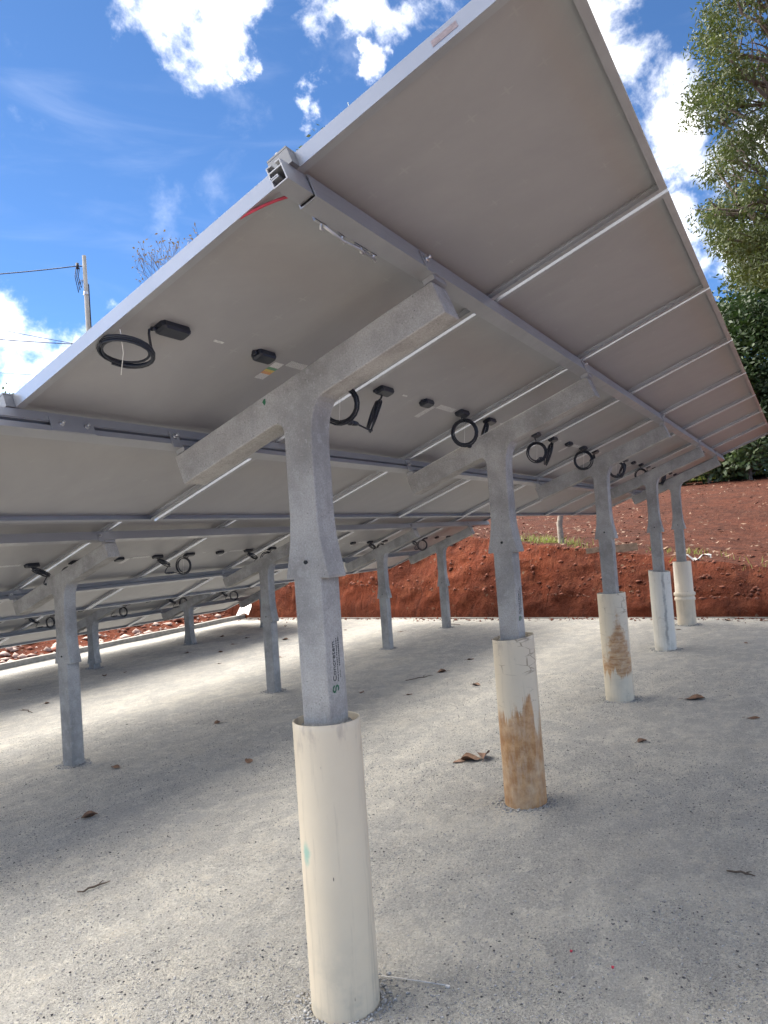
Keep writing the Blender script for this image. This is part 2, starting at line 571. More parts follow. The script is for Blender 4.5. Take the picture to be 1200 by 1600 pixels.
def backsheet():
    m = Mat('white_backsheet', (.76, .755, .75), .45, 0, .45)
    # faint star marks where the corners of the cells show through
    p = m.sep()
    fx = m.math('ABSOLUTE', m.math('SUBTRACT', m.math('FRACT', m.math('DIVIDE', p[0], .0925)), .5))
    fy = m.math('ABSOLUTE', m.math('SUBTRACT', m.math('FRACT', m.math('DIVIDE', p[1], .184)), .5))
    ax = m.math('MULTIPLY', fx, .0925)
    ay = m.math('MULTIPLY', fy, .184)
    r = m.math('ADD', ax, ay)
    thin = m.math('MINIMUM', ax, ay)
    star = m.math('MULTIPLY', m.ramp(r, .012, .022, 1, 0), m.ramp(thin, .001, .004, 1, 0))
    line = m.math('MULTIPLY', m.ramp(ay, .0006, .0018, 1, 0), .22)
    mk = m.math('MAXIMUM', m.math('MULTIPLY', star, .42), m.math('MULTIPLY', line, .5))
    mk = m.math('MULTIPLY', mk, m.ramp(m.noise(5, 3), .40, .66, .0, 1))
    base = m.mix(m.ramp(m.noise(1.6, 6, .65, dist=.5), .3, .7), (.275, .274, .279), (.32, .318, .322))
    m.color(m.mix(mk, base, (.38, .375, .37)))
    return m.m


def foliage(name, a, b, c, rough=.5, trans=.25):
    m = Mat(name, a, rough, 0, .4)
    n = m.noise(.9, 4, .6)
    n2 = m.noise(7, 3, .6)
    col = m.mix(m.ramp(n, .35, .65), a, b)
    col = m.mix(m.ramp(n2, .52, .72, 0, .8), col, c)
    m.color(col)
    if trans:
        tr = m.n.new('ShaderNodeBsdfTranslucent')
        m.l.new(m.mix(.5, col, (b[0] * 1.6, b[1] * 1.8, b[2])), tr.inputs['Color'])
        mx = m.n.new('ShaderNodeMixShader')
        mx.inputs[0].default_value = trans
        m.l.new(m.p.outputs[0], mx.inputs[1])
        m.l.new(tr.outputs[0], mx.inputs[2])
        m.l.new(mx.outputs[0], m.n['Material Output'].inputs['Surface'])
    return m.m


def plain(name, col, rough=.6, metal=0, nz=.15, scale=20, bump=0.0):
    m = Mat(name, col, rough, metal)
    n = m.noise(scale, 5, .6)
    m.color(m.mix(m.ramp(n, .3, .7), tuple(c * (1 - nz) for c in col), tuple(min(1, c * (1 + nz)) for c in col)))
    if bump:
        m.bump(m.noise(scale * 3, 4), bump, .01)
    return m.m


M = dict(
    alu=aluminium('aluminium', (.36, .365, .38), .30, .45, .5), bright=aluminium('bright_anodised', (.52, .535, .56), .24, .26, .6), conc=concrete(), gravel=gravel(), soil=red_soil(), sheet=backsheet(),
    clamp=aluminium('clamp_aluminium', (.20, .205, .215), .35, .5, .5),
    rubber=plain('black_plastic', (.012, .016, .026), .42, 0, .2),
    cell=plain('cell_glass', (.012, .016, .03), .12),
    sticker=plain('grey_sticker', (.52, .53, .52), .5, 0, .25, 160),
    white=plain('white_plastic', (.78, .78, .76), .45),
    steel=plain('stainless_steel', (.55, .55, .55), .35, .9),
    red=plain('red_cable_sheath', (.42, .03, .06), .45),
    fill=plain('rough_concrete_fill', (.33, .33, .31), .95, 0, .45, 60, .8),
    kerb=plain('kerb_concrete', (.25, .24, .22), .9, 0, .2, 12, .3),
    leaf=plain('dry_leaf', (.17, .095, .058), .7, 0, .45, 30, .3),
    twig=plain('dry_twig', (.10, .075, .055), .85, 0, .3),
    green=plain('green_paint', (.012, .11, .05), .6),
    black=plain('black_paint', (.025, .03, .032), .6),
    wood=plain('weathered_wood', (.17, .12, .085), .85, 0, .35, 14, .4),
    pole=plain('pole_concrete', (.24, .235, .225), .9, 0, .12, 3),
    wire=plain('overhead_wire', (.03, .03, .035), .6),
    bark=plain('bark', (.15, .12, .095), .9, 0, .35, 9, .5),
    palebark=plain('pale_bark', (.24, .205, .17), .9, 0, .35, 14, .5),
    pebble=plain('crushed_stone', (.33, .33, .325), .9, 0, .55, 55),
    clod=plain('soil_clod', (.15, .050, .030), .95, 0, .4, 6, .4),
    litter=plain('pale_litter', (.18, .115, .078), .85, 0, .4, 5),
    rubble=plain('pale_rubble', (.46, .34, .29), .9, 0, .3, 6, .4),
    grass=foliage('grass_blades', (.12, .15, .035), (.22, .24, .07), (.30, .28, .12), .6, .3),
    lawn=plain('lawn', (.13, .17, .05), .9, 0, .4, 1.5),
    leafy=foliage('olive_leaves', (.042, .062, .018), (.085, .108, .032), (.16, .16, .06), .55, .22),
    dark=foliage('dark_leaves', (.014, .032, .010), (.035, .066, .018), (.07, .105, .03), .55, .15),
    shrub=foliage('shrub_leaves', (.04, .07, .025), (.09, .12, .05), (.20, .23, .13), .4, .2),
    dryleaf=foliage('brown_tree_leaves', (.13, .08, .04), (.20, .13, .07), (.09, .10, .04), .6, .2),
)

# ------------------------------------------------------------------ ground


def gz(x, y):
    return 0.1988 + 0.0179 * x - 0.0075 * (y + 1.2)


def foot(y):                      # line where the red bank meets the yard
    return 9.12 + 0.165 * y


KERB_A, KERB_B = (-8.0, 7.62), (10.33, 7.17)     # left kerb of the yard


def kerb_y(x):
    return 7.62 + (x + 8) * (7.17 - 7.62) / 18.33


def np_noise(x, y, seed, octaves=4, base=1.0, gain=.5):
    """cheap value noise on numpy arrays"""
    r = np.random.default_rng(seed)
    tab = r.random((64, 64))
    out = np.zeros_like(x)
    amp, fr, tot = 1.0, base, 0
    for o in range(octaves):
        u, v = x * fr + 13.7 * o, y * fr + 7.3 * o
        iu, iv = np.floor(u).astype(int), np.floor(v).astype(int)
        fu, fv = u - iu, v - iv
        fu, fv = fu * fu * (3 - 2 * fu), fv * fv * (3 - 2 * fv)
        g = lambda i, j: tab[i % 64, j % 64]
        val = (g(iu, iv) * (1 - fu) + g(iu + 1, iv) * fu) * (1 - fv) + (g(iu, iv + 1) * (1 - fu) + g(iu + 1, iv + 1) * fu) * fv
        out += amp * (val - .5)
        tot += amp
        amp *= gain
        fr *= 2
    return out / tot


def grid_faces(nu, nv):
    i = np.arange(nu - 1)[:, None] * nv + np.arange(nv - 1)[None, :]
    i = i.ravel()
    return np.stack([i, i + 1, i + nv + 1, i + nv], 1)


def grid_obj(name, X, Y, Z, mat, smooth=True, flip=False):
    v = np.stack([X.ravel(), Y.ravel(), Z.ravel()], 1)
    f = grid_faces(*X.shape)
    if flip:
        f = f[:, ::-1]
    return np_obj(name, v, f, mat, None, smooth)


# one sheet of soil to the horizon, below everything
g_ = MB()
g_.quad((-900, -900, -.35), (900, -900, -.35), (900, 900, -.35), (-900, 900, -.35))
tag(g_.build('ground', M['soil']), 'bare red soil plain under the yard reaching the horizon', 'ground', kind='structure')

# gravel yard
ys = np.linspace(-4.2, 7.7, 140)
ts = np.linspace(0, 1, 150)
YY = np.repeat(ys[:, None], len(ts), 1)
XF = foot(YY) + .12
XX = -14 + (XF + 14) * ts[None, :]
YY = np.where(YY < -3.2, -3.2 + (YY + 3.2) * (1 + .5 * np.sin(XX * 1.7) * np.sin(XX * .6 + 1)), YY)
lim = kerb_y(XX)
YY2 = np.minimum(YY, lim)
ZZ = 0.1988 + 0.0179 * XX - 0.0075 * (YY2 + 1.2) + .028 * np_noise(XX, YY2, 3, 4, .9) + .010 * np_noise(XX, YY2, 4, 3, 3.5)
tag(grid_obj('gravel_yard', XX, YY2, ZZ, M['gravel'], flip=True), 'pale grey crushed stone yard under the solar arrays', 'ground', kind='structure')


def yard_z(x, y):
    x, y = np.array([float(x)]), np.array([float(y)])
    return float((0.1988 + 0.0179 * x - 0.0075 * (y + 1.2) + .028 * np_noise(x, y, 3, 4, .9) + .010 * np_noise(x, y, 4, 3, 3.5))[0])


def bank_top(y):
    return np.clip(1.22 + .157 * y, .45, 1.95)


def hill_z(x, y):
    """ground height behind the bank's edge"""
    xt = foot(y) + .75
    d = np.maximum(x - xt, 0)
    w = np.clip(d / 13, 0, 1)
    w = w * w * (3 - 2 * w)
    z = bank_top(y) * (1 - w) + (1.0 + .097 * np.minimum(x - 9.8, 22)) * w
    return z + w * .0


# red bank and the hillside behind it
ys = np.concatenate([np.linspace(-60, -7, 40)[:-1], np.linspace(-7, 9, 260), np.linspace(9, 60, 40)[1:]])
prof = np.concatenate([np.linspace(-.25, 1.0, 46), 1 + np.cumsum(np.geomspace(.03, 9, 70))])
PY = np.repeat(ys[:, None], len(prof), 1)
S = np.repeat(prof[None, :], len(ys), 0)
face = np.clip(S, 0, 1)
fh = face ** 0.85
yz = 0.1988 + 0.0179 * foot(PY) - 0.0075 * (PY + 1.2) - .03
lean = .75 + .15 * np_noise(PY, PY * 0, 21, 3, .8)
PX = foot(PY) + np.where(S < 0, S * .4, np.where(S <= 1, lean * face ** 1.25, lean + (S - 1)))
top = hill_z(PX, PY)
topb = bank_top(PY)
PZ = np.where(S <= 0, yz - .02 + S * .1, np.where(S <= 1, yz + (topb - yz) * fh, top))
rough = np_noise(PY * 1.0, PZ * 1.4 + S * .2, 22, 5, 1.6, .6)
on = np.clip(S * 6, 0, 1)
PX = PX + on * np.where(S <= 1.2, .26, .0) * rough
PZ = PZ + on * (.10 * np_noise(PX, PY, 23, 5, 1.1, .55) + .03 * np_noise(PX, PY, 24, 3, 7))
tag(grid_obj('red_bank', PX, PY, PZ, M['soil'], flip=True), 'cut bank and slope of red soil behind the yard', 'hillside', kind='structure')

# red soil strip beyond the left kerb
xs = np.linspace(-25, 11.5, 200)
ds = np.concatenate([np.linspace(0, 3.2, 60), 3.2 + np.cumsum(np.geomspace(.1, 8, 26))])
LX = np.repeat(xs[:, None], len(ds), 1)
D = np.repeat(ds[None, :], len(xs), 0)
LY = kerb_y(LX) + .06 + D
rise = np.clip(D / 2.6, 0, 1)
rise = rise * rise * (3 - 2 * rise)
LZ = 0.1988 + .0179 * LX - .06 + .72 * rise + .16 * np.clip(D * 3, 0, 1) * np_noise(LX, LY, 31, 5, 1.3, .6)
tag(grid_obj('soil_berm', LX, LY, LZ, M['soil']), 'low berm of loose red soil beyond the left kerb', 'ground', kind='structure')

# bare soil along the right-hand side of the gravel
SX, SY = np.meshgrid(np.linspace(-30, 9.2, 120), np.linspace(-30, -3.5, 90), indexing='ij')
SZ = 0.1988 + .0179 * SX - .0075 * (SY + 1.2) - .05 + .06 * np_noise(SX, SY, 41, 4, .9) + .05 * np.clip((-4.3 - SY), 0, 1)
tag(grid_obj('bare_soil', SX, SY, SZ, M['soil']), 'trodden red soil beyond the right edge of the gravel', 'ground', kind='structure')

# kerbs
kb = MB()
n = 24
for i in range(n):
    x0 = KERB_A[0] + (KERB_B[0] - KERB_A[0]) * i / n
    x1 = KERB_A[0] + (KERB_B[0] - KERB_A[0]) * (i + 1) / n
    y0, y1 = kerb_y(x0), kerb_y(x1)
    z0, z1 = gz(x0, y0), gz(x1, y1)
    if i == 0:
        ring = [(x0, y0 - .05, z0 - .1), (x0, y0 - .05, z0 + .075), (x0, y0 + .05, z0 + .075), (x0, y0 + .05, z0 - .1)]
        kb.v += ring
        kb.f.append((0, 1, 2, 3)); kb.sm.append(False)
    b = len(kb.v) - 4
    jz = random.uniform(-.006, .006)
    kb.v += [(x1, y1 - .05, z1 - .1), (x1, y1 - .05, z1 + .075 + jz), (x1, y1 + .05, z1 + .075 + jz), (x1, y1 + .05, z1 - .1)]
    for k in range(4):
        k2 = (k + 1) % 4
        kb.f.append((b + k, b + k2, b + 4 + k2, b + 4 + k)); kb.sm.append(False)
kb.f.append(tuple(len(kb.v) - 4 + k for k in (3, 2, 1, 0))); kb.sm.append(False)
tag(kb.build('kerb', M['kerb']), 'low concrete kerb along the left edge of the gravel', 'kerb', kind='structure')
kb = MB()
first = True
for y in np.linspace(-15, 7.05, 60):
    x, z = foot(y) + .02 + random.uniform(-.008, .008), gz(foot(y), y)
    kb.v += [(x - .05, y, z - .1), (x - .05, y, z + .010), (x + .05, y, z + .016), (x + .05, y, z - .1)]
    b = len(kb.v) - 8
    if not first:
        for k in range(4):
            k2 = (k + 1) % 4
            kb.f.append((b + k, b + 4 + k, b + 4 + k2, b + k2)); kb.sm.append(False)
    first = False
tag(kb.build('kerb', M['kerb']), 'thin concrete edging at the foot of the red bank', 'kerb', kind='structure')

# ------------------------------------------------------------------ solar arrays
T = 0.3593
ST, CT = math.sin(T), math.cos(T)
PITCH, WID, LEN, DEP = 1.154, 1.131, 2.384, 0.035
ROWS = dict(front=(0.0, 1.7473, 0.02), middle=(3.223, 1.170, -.03), back=(6.844, .563, .215))   # y and z of the low edge, x of the first panel
EDGE = {'front': 'front', 'middle': 'middle', 'back': 'back'}
ORD = ['first', 'second', 'third', 'fourth', 'fifth', 'sixth', 'seventh', 'eighth']


def row_matrix(row, x):
    Y, Z, _ = ROWS[row]
    # columns: up-slope, along the row, outward normal
    return Matrix(((0, 1, 0, x), (-CT, 0, ST, Y), (ST, 0, CT, Z), (0, 0, 0, 1)))


def oct_prism(mb, cx, cy, lx, ly, z0, z1, ch=.35):
    """chamfered box, long in y, with a smaller lid"""
    def ring(sx, sy, z):
        c = min(sx, sy) * ch
        return [(cx - sx, cy - sy + c, z), (cx - sx, cy + sy - c, z), (cx - sx + c, cy + sy, z), (cx + sx - c, cy + sy, z),
                (cx + sx, cy + sy - c, z), (cx + sx, cy - sy + c, z), (cx + sx - c, cy - sy, z), (cx - sx + c, cy - sy, z)]
    b = len(mb.v)
    rings = [ring(lx, ly, z0), ring(lx, ly, z0 + (z1 - z0) * .7), ring(lx * .8, ly * .86, z1)]
    for r in rings:
        mb.v += r
    for i in range(2):
        for k in range(8):
            k2 = (k + 1) % 8
            mb.f.append((b + i * 8 + k, b + i * 8 + k2, b + i * 8 + 8 + k2, b + i * 8 + 8 + k)); mb.sm.append(False)
    mb.f.append(tuple(b + 16 + k for k in range(8))); mb.sm.append(False)


def coil_points(c, axis_a, axis_b, r, turns, jit, seed):
    rr = random.Random(seed)
    out = []
    nrm = Vector(axis_a).cross(Vector(axis_b))
    n = int(turns * 22)
    ph = [rr.uniform(0, 6.28) for _ in range(4)]
    for i in range(n + 1):
        a = 2 * math.pi * i / 22
        q = r * (1 + .06 * math.sin(a * .37 + ph[0]))
        out.append(Vector(c) + Vector(axis_a) * math.cos(a) * q + Vector(axis_b) * math.sin(a) * q + nrm * (jit * math.sin(a * .43 + ph[1])))
    return out


def bez(p0, p1, p2, p3, n=10):
    p0, p1, p2, p3 = map(Vector, (p0, p1, p2, p3))
    return [p0 * (1 - t) ** 3 + p1 * 3 * t * (1 - t) ** 2 + p2 * 3 * t * t * (1 - t) + p3 * t ** 3 for t in [i / n for i in range(n + 1)]]


SM = 1.178                           # slope position of the junction boxes
G = Vector((-ST, 0, -CT))            # gravity in panel space
XA = Vector((0, 1, 0))
BZ = .027                            # underside of the backsheet
BX = (.19, .577, .975)               # box positions across the panel


def cable_pair_meshes(style, seed):
    """left lead (from the first box), right lead (from the last box); both end at the seam"""
    rr = random.Random(seed)
    cr = .0037
    mbL, mbR, mbC = MB(), MB(), MB()
    seam = WID + .01
    # where the two leads plug together, just past the seam
    mid = Vector((SM - .035 + rr.uniform(-.01, .01), seam, BZ)) + G * .135
    lens_is_left = (style == 'A')

    def lead(mb, box_y, side, edge_on, target):
        b0 = Vector((SM - .012, box_y, BZ - .012))
        hang = G * rr.uniform(.085, .105)
        r = rr.uniform(.056, .066)
        tilt = rr.uniform(-.25, .25)
        gd = G.normalized()
        c = Vector((SM - .02, box_y + side * .06, BZ)) + hang
        sh = (Vector((1, 0, 0)) - gd * gd.x).normalized()
        if edge_on:
            axis_a = (XA * .80 - sh * (.60 + tilt)).normalized()
            if style == 'A':
                axis_b = (gd + XA * side * .25 - sh * .30).normalized()
                flat = .62
            else:
                c = Vector((SM - .02, box_y + side * .085, BZ)) + G * .055
                axis_b = (gd * .45 + XA * side * 1.0).normalized()
                axis_a = gd.cross(axis_b).normalized()
                flat = .45
        else:
            axis_a = (sh + XA * (.22 + tilt * .6)).normalized()
            axis_b = (gd + axis_a * tilt * .3).normalized()
            flat = 1
        axis_b = (axis_b - axis_a * axis_b.dot(axis_a)).normalized()
        pts = bez(b0, b0 + G * .05 + XA * side * .03, c - axis_b * r * 1.5, c - axis_b * r + axis_a * .0, 8)[:-1]
        coil = []
        rr2 = random.Random(seed * 7 + int(side * 3))
        ph = [rr2.uniform(0, 6.28) for _ in range(3)]
        nrm = axis_a.cross(axis_b)
        turns = 4.5
        for i in range(int(turns * 20) + 1):
            a = 2 * math.pi * i / 20
            q = r * (1 + .12 * math.sin(a * .29 + ph[0]))
            coil.append(c - axis_b * math.cos(a) * q * 1.05 + axis_a * math.sin(a) * q * flat + nrm * (.010 * math.sin(a * .41 + ph[1])))
        pts += coil
        e = coil[-1]
        pts += bez(e, e + (coil[-1] - coil[-2]).normalized() * .03, target - XA * side * .05 + G * .01, target, 8)[1:]
        mb.tube(pts, cr, 6)
        # white tie across the coil
        return c, axis_a, axis_b, r

    ties = []
    cL = lead(mbL, BX[0], -1, lens_is_left, Vector((mid.x, mid.y - PITCH + .035, mid.z)))
    cR = lead(mbR, BX[2], 1, not lens_is_left, Vector((mid.x, mid.y - .035, mid.z)))
    for (c, a, b, r) in (cL, cR):
        ties.append(MB().tube([c - b * r * 1.0 + a * r * .1, c + b * r * .2, c + b * r * 1.02 - a * r * .1], .0011, 4))
    # plug: two cylinders with collars
    for m_, y0, y1 in ((mbC, mid.y - .045, mid.y + .05),):
        ax0, ax1 = Vector((mid.x, y0, mid.z)), Vector((mid.x, y1, mid.z))
        q = [(0, .005), (.08, .009), (.3, .009), (.32, .0115), (.46, .0115), (.48, .0075), (.55, .0075), (.57, .0105), (.9, .009), (1, .005)]
        m_.tube([ax0.lerp(ax1, t) for t, _ in q], [r for _, r in q], 8)
    return mbL, mbR, mbC, ties


def make_panel(style, seed, sticker_mats, first=False):
    root = empty('solar_panel')
    d, w = DEP, .0022
    fr, lip = MB(), MB()
    L, W = LEN, WID
    fl = .024
    # long sides
    for y0, y1, f0, f1 in ((0, w, w, fl), (W - w, W, W - fl, W - w)):
        fr.box(0, L, y0, y1, 0, d)
        lip.box(w, L - w, f0, f1, 0, .002)
    # short sides
    for x0, x1, f0, f1 in ((0, w, w, .022), (L - w, L, L - .022, L - w)):
        fr.box(x0, x1, w, W - w, .0, d)
        lip.box(f0, f1, fl, W - fl, 0, .002)
    # inner walls that hold the laminate
    for y0, y1 in ((w, .012), (W - .012, W - w)):
        lip.box(w, L - w, y0, y1, .0255, .027)
    fr.build('frame', M['bright'], root)
    lip.build('frame_lip', M['alu'], root)  # same metal as the walls, its downward shade put into a darker colour
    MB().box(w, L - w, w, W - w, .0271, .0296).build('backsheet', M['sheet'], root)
    MB().box(w + .001, L - w - .001, w + .001, W - w - .001, .0298, .0342).build('cell_glass', M['cell'], root)
    for i, by in enumerate(BX):
        jb = MB()
        oct_prism(jb, SM, by, .021, .052 if i != 1 else .042, BZ, BZ - .021)
        jb.f = [tuple(reversed(f)) for f in jb.f]
        if i == 1:
            jb.tube([(SM + .004, by - .042, BZ - .008), (SM + .004, by - .056, BZ - .008)], .007, 8)
        else:
            s = -1 if i == 0 else 1
            jb.tube([(SM - .01, by + s * .050, BZ - .010), (SM - .012, by + s * .066, BZ - .012)], .006, 8)
        jb.build('junction_box', M['rubber'], root)
    a, b, c, ties = cable_pair_meshes(style, seed)
    a.build('cable', M['rubber'], root)
    b.build('cable', M['rubber'], root)
    c.build('connector', M['rubber'], root)
    for t_ in ties:
        t_.build('cable_tie', M['white'], root)
    # stickers
    z = BZ - .0006
    MB().box(SM - .115, SM - .018, BX[1] + .085, BX[1] + .13, z, z + .0005).build('sticker', sticker_mats[0], root)
    MB().box(SM - .022, SM + .008, BX[1] + .14, BX[1] + .32, z, z + .0005).build('sticker', sticker_mats[1], root)
    MB().box(SM - .006, SM + .003, .355, .395, z, z + .0005).build('sticker', M['sticker'], root)
    MB().box(SM - .004, SM + .004, .27, .50, z + .0006, z + .0010).build('ribbon_bump', M['sheet'], root)
    MB().box(SM - .004, SM + .004, .64, .90, z + .0006, z + .0010).build('ribbon_bump', M['sheet'], root)
    return root


def rating_sticker():
    m = Mat('rating_sticker', (.62, .62, .6), .5)
    p = m.sep()
    # a block of bands as on an energy rating label, grey print below
    xx = m.math('DIVIDE', m.math('SUBTRACT', p[0], SM - .115), .097)
    col = m.mix(m.ramp(xx, .30, .32, 0, 1, False), (.56, .56, .57), (.62, .30, .12))
    col = m.mix(m.ramp(xx, .44, .46, 0, 1, False), col, (.62, .46, .10))
    col = m.mix(m.ramp(xx, .56, .58, 0, 1, False), col, (.10, .28, .15))
    col = m.mix(m.ramp(xx, .70, .72, 0, 1, False), col, (.66, .66, .65))
    pr = m.noise(1, 2, .5, m.mapping((160, 420, 1)))
    col = m.mix(m.ramp(pr, .56, .60, 0, .45), col, (.12, .12, .13))
    m.color(col)
    return m.m


def print_sticker():
    m = Mat('serial_sticker', (.5, .51, .5), .5)
    pr = m.noise(1, 2, .5, m.mapping((300, 900, 1)))
    m.color(m.mix(m.ramp(pr, .50, .56, 0, .75), (.60, .61, .60), (.14, .14, .14)))
    return m.m


RS, PS = rating_sticker(), print_sticker()

protosA = [make_panel('A', q, (PS, PS)) for q in (3, 8, 15, 27, 33)]
protosB = [make_panel('B', q, (PS, PS)) for q in (5, 12, 18, 29)]
special = make_panel('A', 21, (RS, PS))
used = set()


def place_panel(src, row, k):
    if src.name in used:
        o = copy_tree(src)
    else:
        o = src
        used.add(src.name)
    x = ROWS[row][2] + k * PITCH
    o.matrix_world = row_matrix(row, x)
    return o


def panel_label(row, k):
    if row == 'front':
        return ['tilted panel nearest the camera, over the first post, with a loose red cable',
                'second panel of the high front row, just beyond the first bright seam',
                'third panel from the near end of the high front row',
                'fourth panel from the near end of the high front row',
                'fifth panel from the near end of the high front row',
                'sixth panel of the front row, third from its bank end',
                'next to last panel of the high front row by the bank',
                'last panel of the front row, at its far end by the red bank'][k]
    if row == 'middle':
        return ['first panel of the middle row, at its near left end',
                'middle row panel at the left edge of the view over the first middle post',
                'middle row panel just beyond the first middle post',
                'middle row panel ahead of the second middle post',
                'middle row panel just beyond the second middle post',
                'middle row panel ahead of the third middle post',
                'next to last panel of the middle row near the red bank',
                'last panel of the middle row, at its far end by the bank'][k]
    return '%s panel from the near end of the low back row by the left kerb' % ORD[k]


for row in ('front', 'middle', 'back'):
    for k in range(8):
        if row == 'front':
            src = special if k == 0 else protosA[k % 5]
        else:
            src = protosB[(k + (row == 'back')) % 4]
        o = place_panel(src, row, k)
        tag(o, panel_label(row, k), 'solar panel', 'solar panels of the %s row' % row)

# the lead of the nearest panel lies flat against its underside; pale print on its outer frame
p0 = special
MB().box(2.115, 2.172, -.0006, .0002, .011, .024).build('sticker', plain('faded_pink_sticker', (.20, .165, .19), .6, 0, .2, 120), p0)
for c in [c for c in p0.children if c.name.startswith('cable') and 'tie' not in c.name][:1]:
    mb = MB()
    b0 = Vector((SM - .012, BX[0] - .066, BZ - .012))
    cc = Vector((SM - .075, BX[0] - .115, BZ - .055))
    A_, B_ = Vector((.85, 0, -.22)).normalized(), Vector((.0, 1, -.35)).normalized()
    pts = bez(b0, b0 - XA * .03, cc + B_ * .09 + A_ * .02, cc + B_ * .066, 8)[:-1]
    for i in range(int(4.3 * 22)):
        a = 2 * math.pi * i / 22
        q = .062 * (1 + .10 * math.sin(a * .29))
        pts.append(cc + B_ * math.cos(a) * q - A_ * math.sin(a) * q + Vector((0, 0, .006 * math.sin(a * .4))))
    mb.tube(pts, .0034, 6)
    me = mb.mesh('cable', M['rubber'])
    c.data = me
for c in [c for c in p0.children if c.name.startswith('cable_tie')][:1]:
    mb = MB()
    cc = Vector((SM - .075, BX[0] - .115, BZ - .06))
    mb.tube([cc + Vector((.05, -.05, .03)), cc + Vector((.0, -.01, 0)), cc + Vector((-.062, .025, -.02))], .0012, 5)
    me = mb.mesh('cable_tie', M['white'])
    c.data = me

# rails ---------------------------------------------------------------


def rail_walls(mb, s0, x0, x1, h=.056, w=.044, n1=-.0015, flip=False):
    """hollow extrusion with a side slot on its up-slope face; local axes (slope, row, normal)"""
    def b(sa, sb, na, nb):
        if flip:
            sa, sb = w - sb, w - sa
        mb.box(s0 + sa, s0 + sb, x0, x1, n1 + na, n1 + nb)
    e = .0028
    b(0, e, -h, 0)
    b(e, w, -h, -h + e)
    b(w - e, w, -h + e, -h + .017)
    b(w - e, w, -.026, 0)
    b(w - .018, w - e, -.026 - e, -.026)
    b(w - .018, w - e, -h + .017, -h + .017 + e)
    b(w - .018 - e, w - .018, -h + .017, -.026)
    b(e, .014, -e, 0)
    b(w - .014, w - e, -e, 0)
    b(e, w - e, -.016, -.016 + e)


RAIL_S = (.700, 1.722)
POSTX = dict(front=[.6706, 2.3669, 4.5709, 6.7292, 8.3244], middle=[.02, 2.278, 4.547, 6.815, 8.54], back=[3.7, 5.498, 7.249, 9.05])


def make_rail(row, which, label):
    s0 = RAIL_S[which]
    x_first = ROWS[row][2]
    root = empty('support_rail')
    root.matrix_world = row_matrix(row, 0)
    x0, x1 = x_first - (.062 if which else .16), x_first + 8 * PITCH + .05
    if row == 'front' and which == 0:
        x0 = x_first - .9
    mb = MB()
    if row == 'front' and which == 1:
        rail_walls(mb, s0 + .003, x0, .050, .050, .038, flip=True)
        mb.build('rail_end', M['alu'], root)
        mb = MB()
        rail_walls(mb, s0, .050, x1, .058, .046, flip=True)
        mb.build('rail_bar', M['alu'], root)
    else:
        rail_walls(mb, s0, x0, x1, .058, .046, flip=which == 1)
        mb.build('rail_bar', M['alu'], root)
    # mid clamps in the gaps, end clamps outside the first and last panels
    for k in range(9):
        x = x_first + k * PITCH - .010
        cl = MB()
        if k in (0, 8):
            sgn = -1 if k == 0 else 1
            xe = x_first if k == 0 else x_first + 7 * PITCH + WID
            xa, xb = sorted((xe + sgn * .001, xe + sgn * .028))
            cl.box(s0 - .004, s0 + .05, xa, xb, 0, .034)
            xa2, xb2 = sorted((xe - sgn * .010, xe + sgn * .028))
            cl.box(s0 - .004, s0 + .05, xa2, xb2, .0352, .0395)
            cl.tube([(s0 + .02, xe + sgn * .014, .0395), (s0 + .02, xe + sgn * .014, .047)], .0075, 6)
        else:
            cl.box(s0 - .004, s0 + .05, x - .0035, x + .0035, -.001, .0350)
            cl.box(s0 - .004, s0 + .05, x - .018, x + .018, .0353, .039)
            cl.tube([(s0 + .022, x, .039), (s0 + .022, x, .046)], .007, 6)
        cl.build('clamp', M['clamp'], root)
    # L feet that hold the rail on each arm
    for px in POSTX[row]:
        br = MB()
        xx = px - .05
        br.box(s0 + .0465, s0 + .0505, xx - .052, xx - .012, -.0735, -.012)
        br.box(s0 + .004, s0 + .04, xx + .004, xx + .09, -.0765, -.0602)
        bk = br.build('bracket', M['alu'], root)
        bl = MB()
        bl.tube([(s0 + .0506, xx - .032, -.033), (s0 + .0565, xx - .032, -.033)], .011, 6)
        bl.tube([(s0 + .0565, xx - .032, -.033), (s0 + .067, xx - .032, -.033)], .0055, 8)
        bl.build('bolt', M['steel'], bk)
    tag(root, label, 'rail', 'rails under the solar panels')
    return root


rA0 = make_rail('front', 0, 'lower aluminium rail of the front row with a bolted splice plate')
make_rail('front', 1, 'upper aluminium rail of the front row with its cut hollow end showing')
make_rail('middle', 0, 'lower rail of the middle row resting on the lower arm ends')
make_rail('middle', 1, 'upper rail of the middle row seen just below the front panels')
make_rail('back', 0, 'lower rail of the low back row nearest the kerb')
make_rail('back', 1, 'upper rail of the low back row by the left kerb')
# splice plate with two bolts on the near end of the lower front rail
s0 = RAIL_S[0]
sp = MB().box(s0 + .0462, s0 + .0492, .115, .262, -.0585, -.014).build('splice_plate', M['alu'], rA0)
for x in (.150, .235):
    bl = MB()
    bl.tube([(s0 + .0493, x, -.036), (s0 + .054, x, -.036)], .0085, 6)
    bl.tube([(s0 + .054, x, -.036), (s0 + .064, x, -.036)], .0042, 8)
    bl.build('bolt', M['steel'], sp)
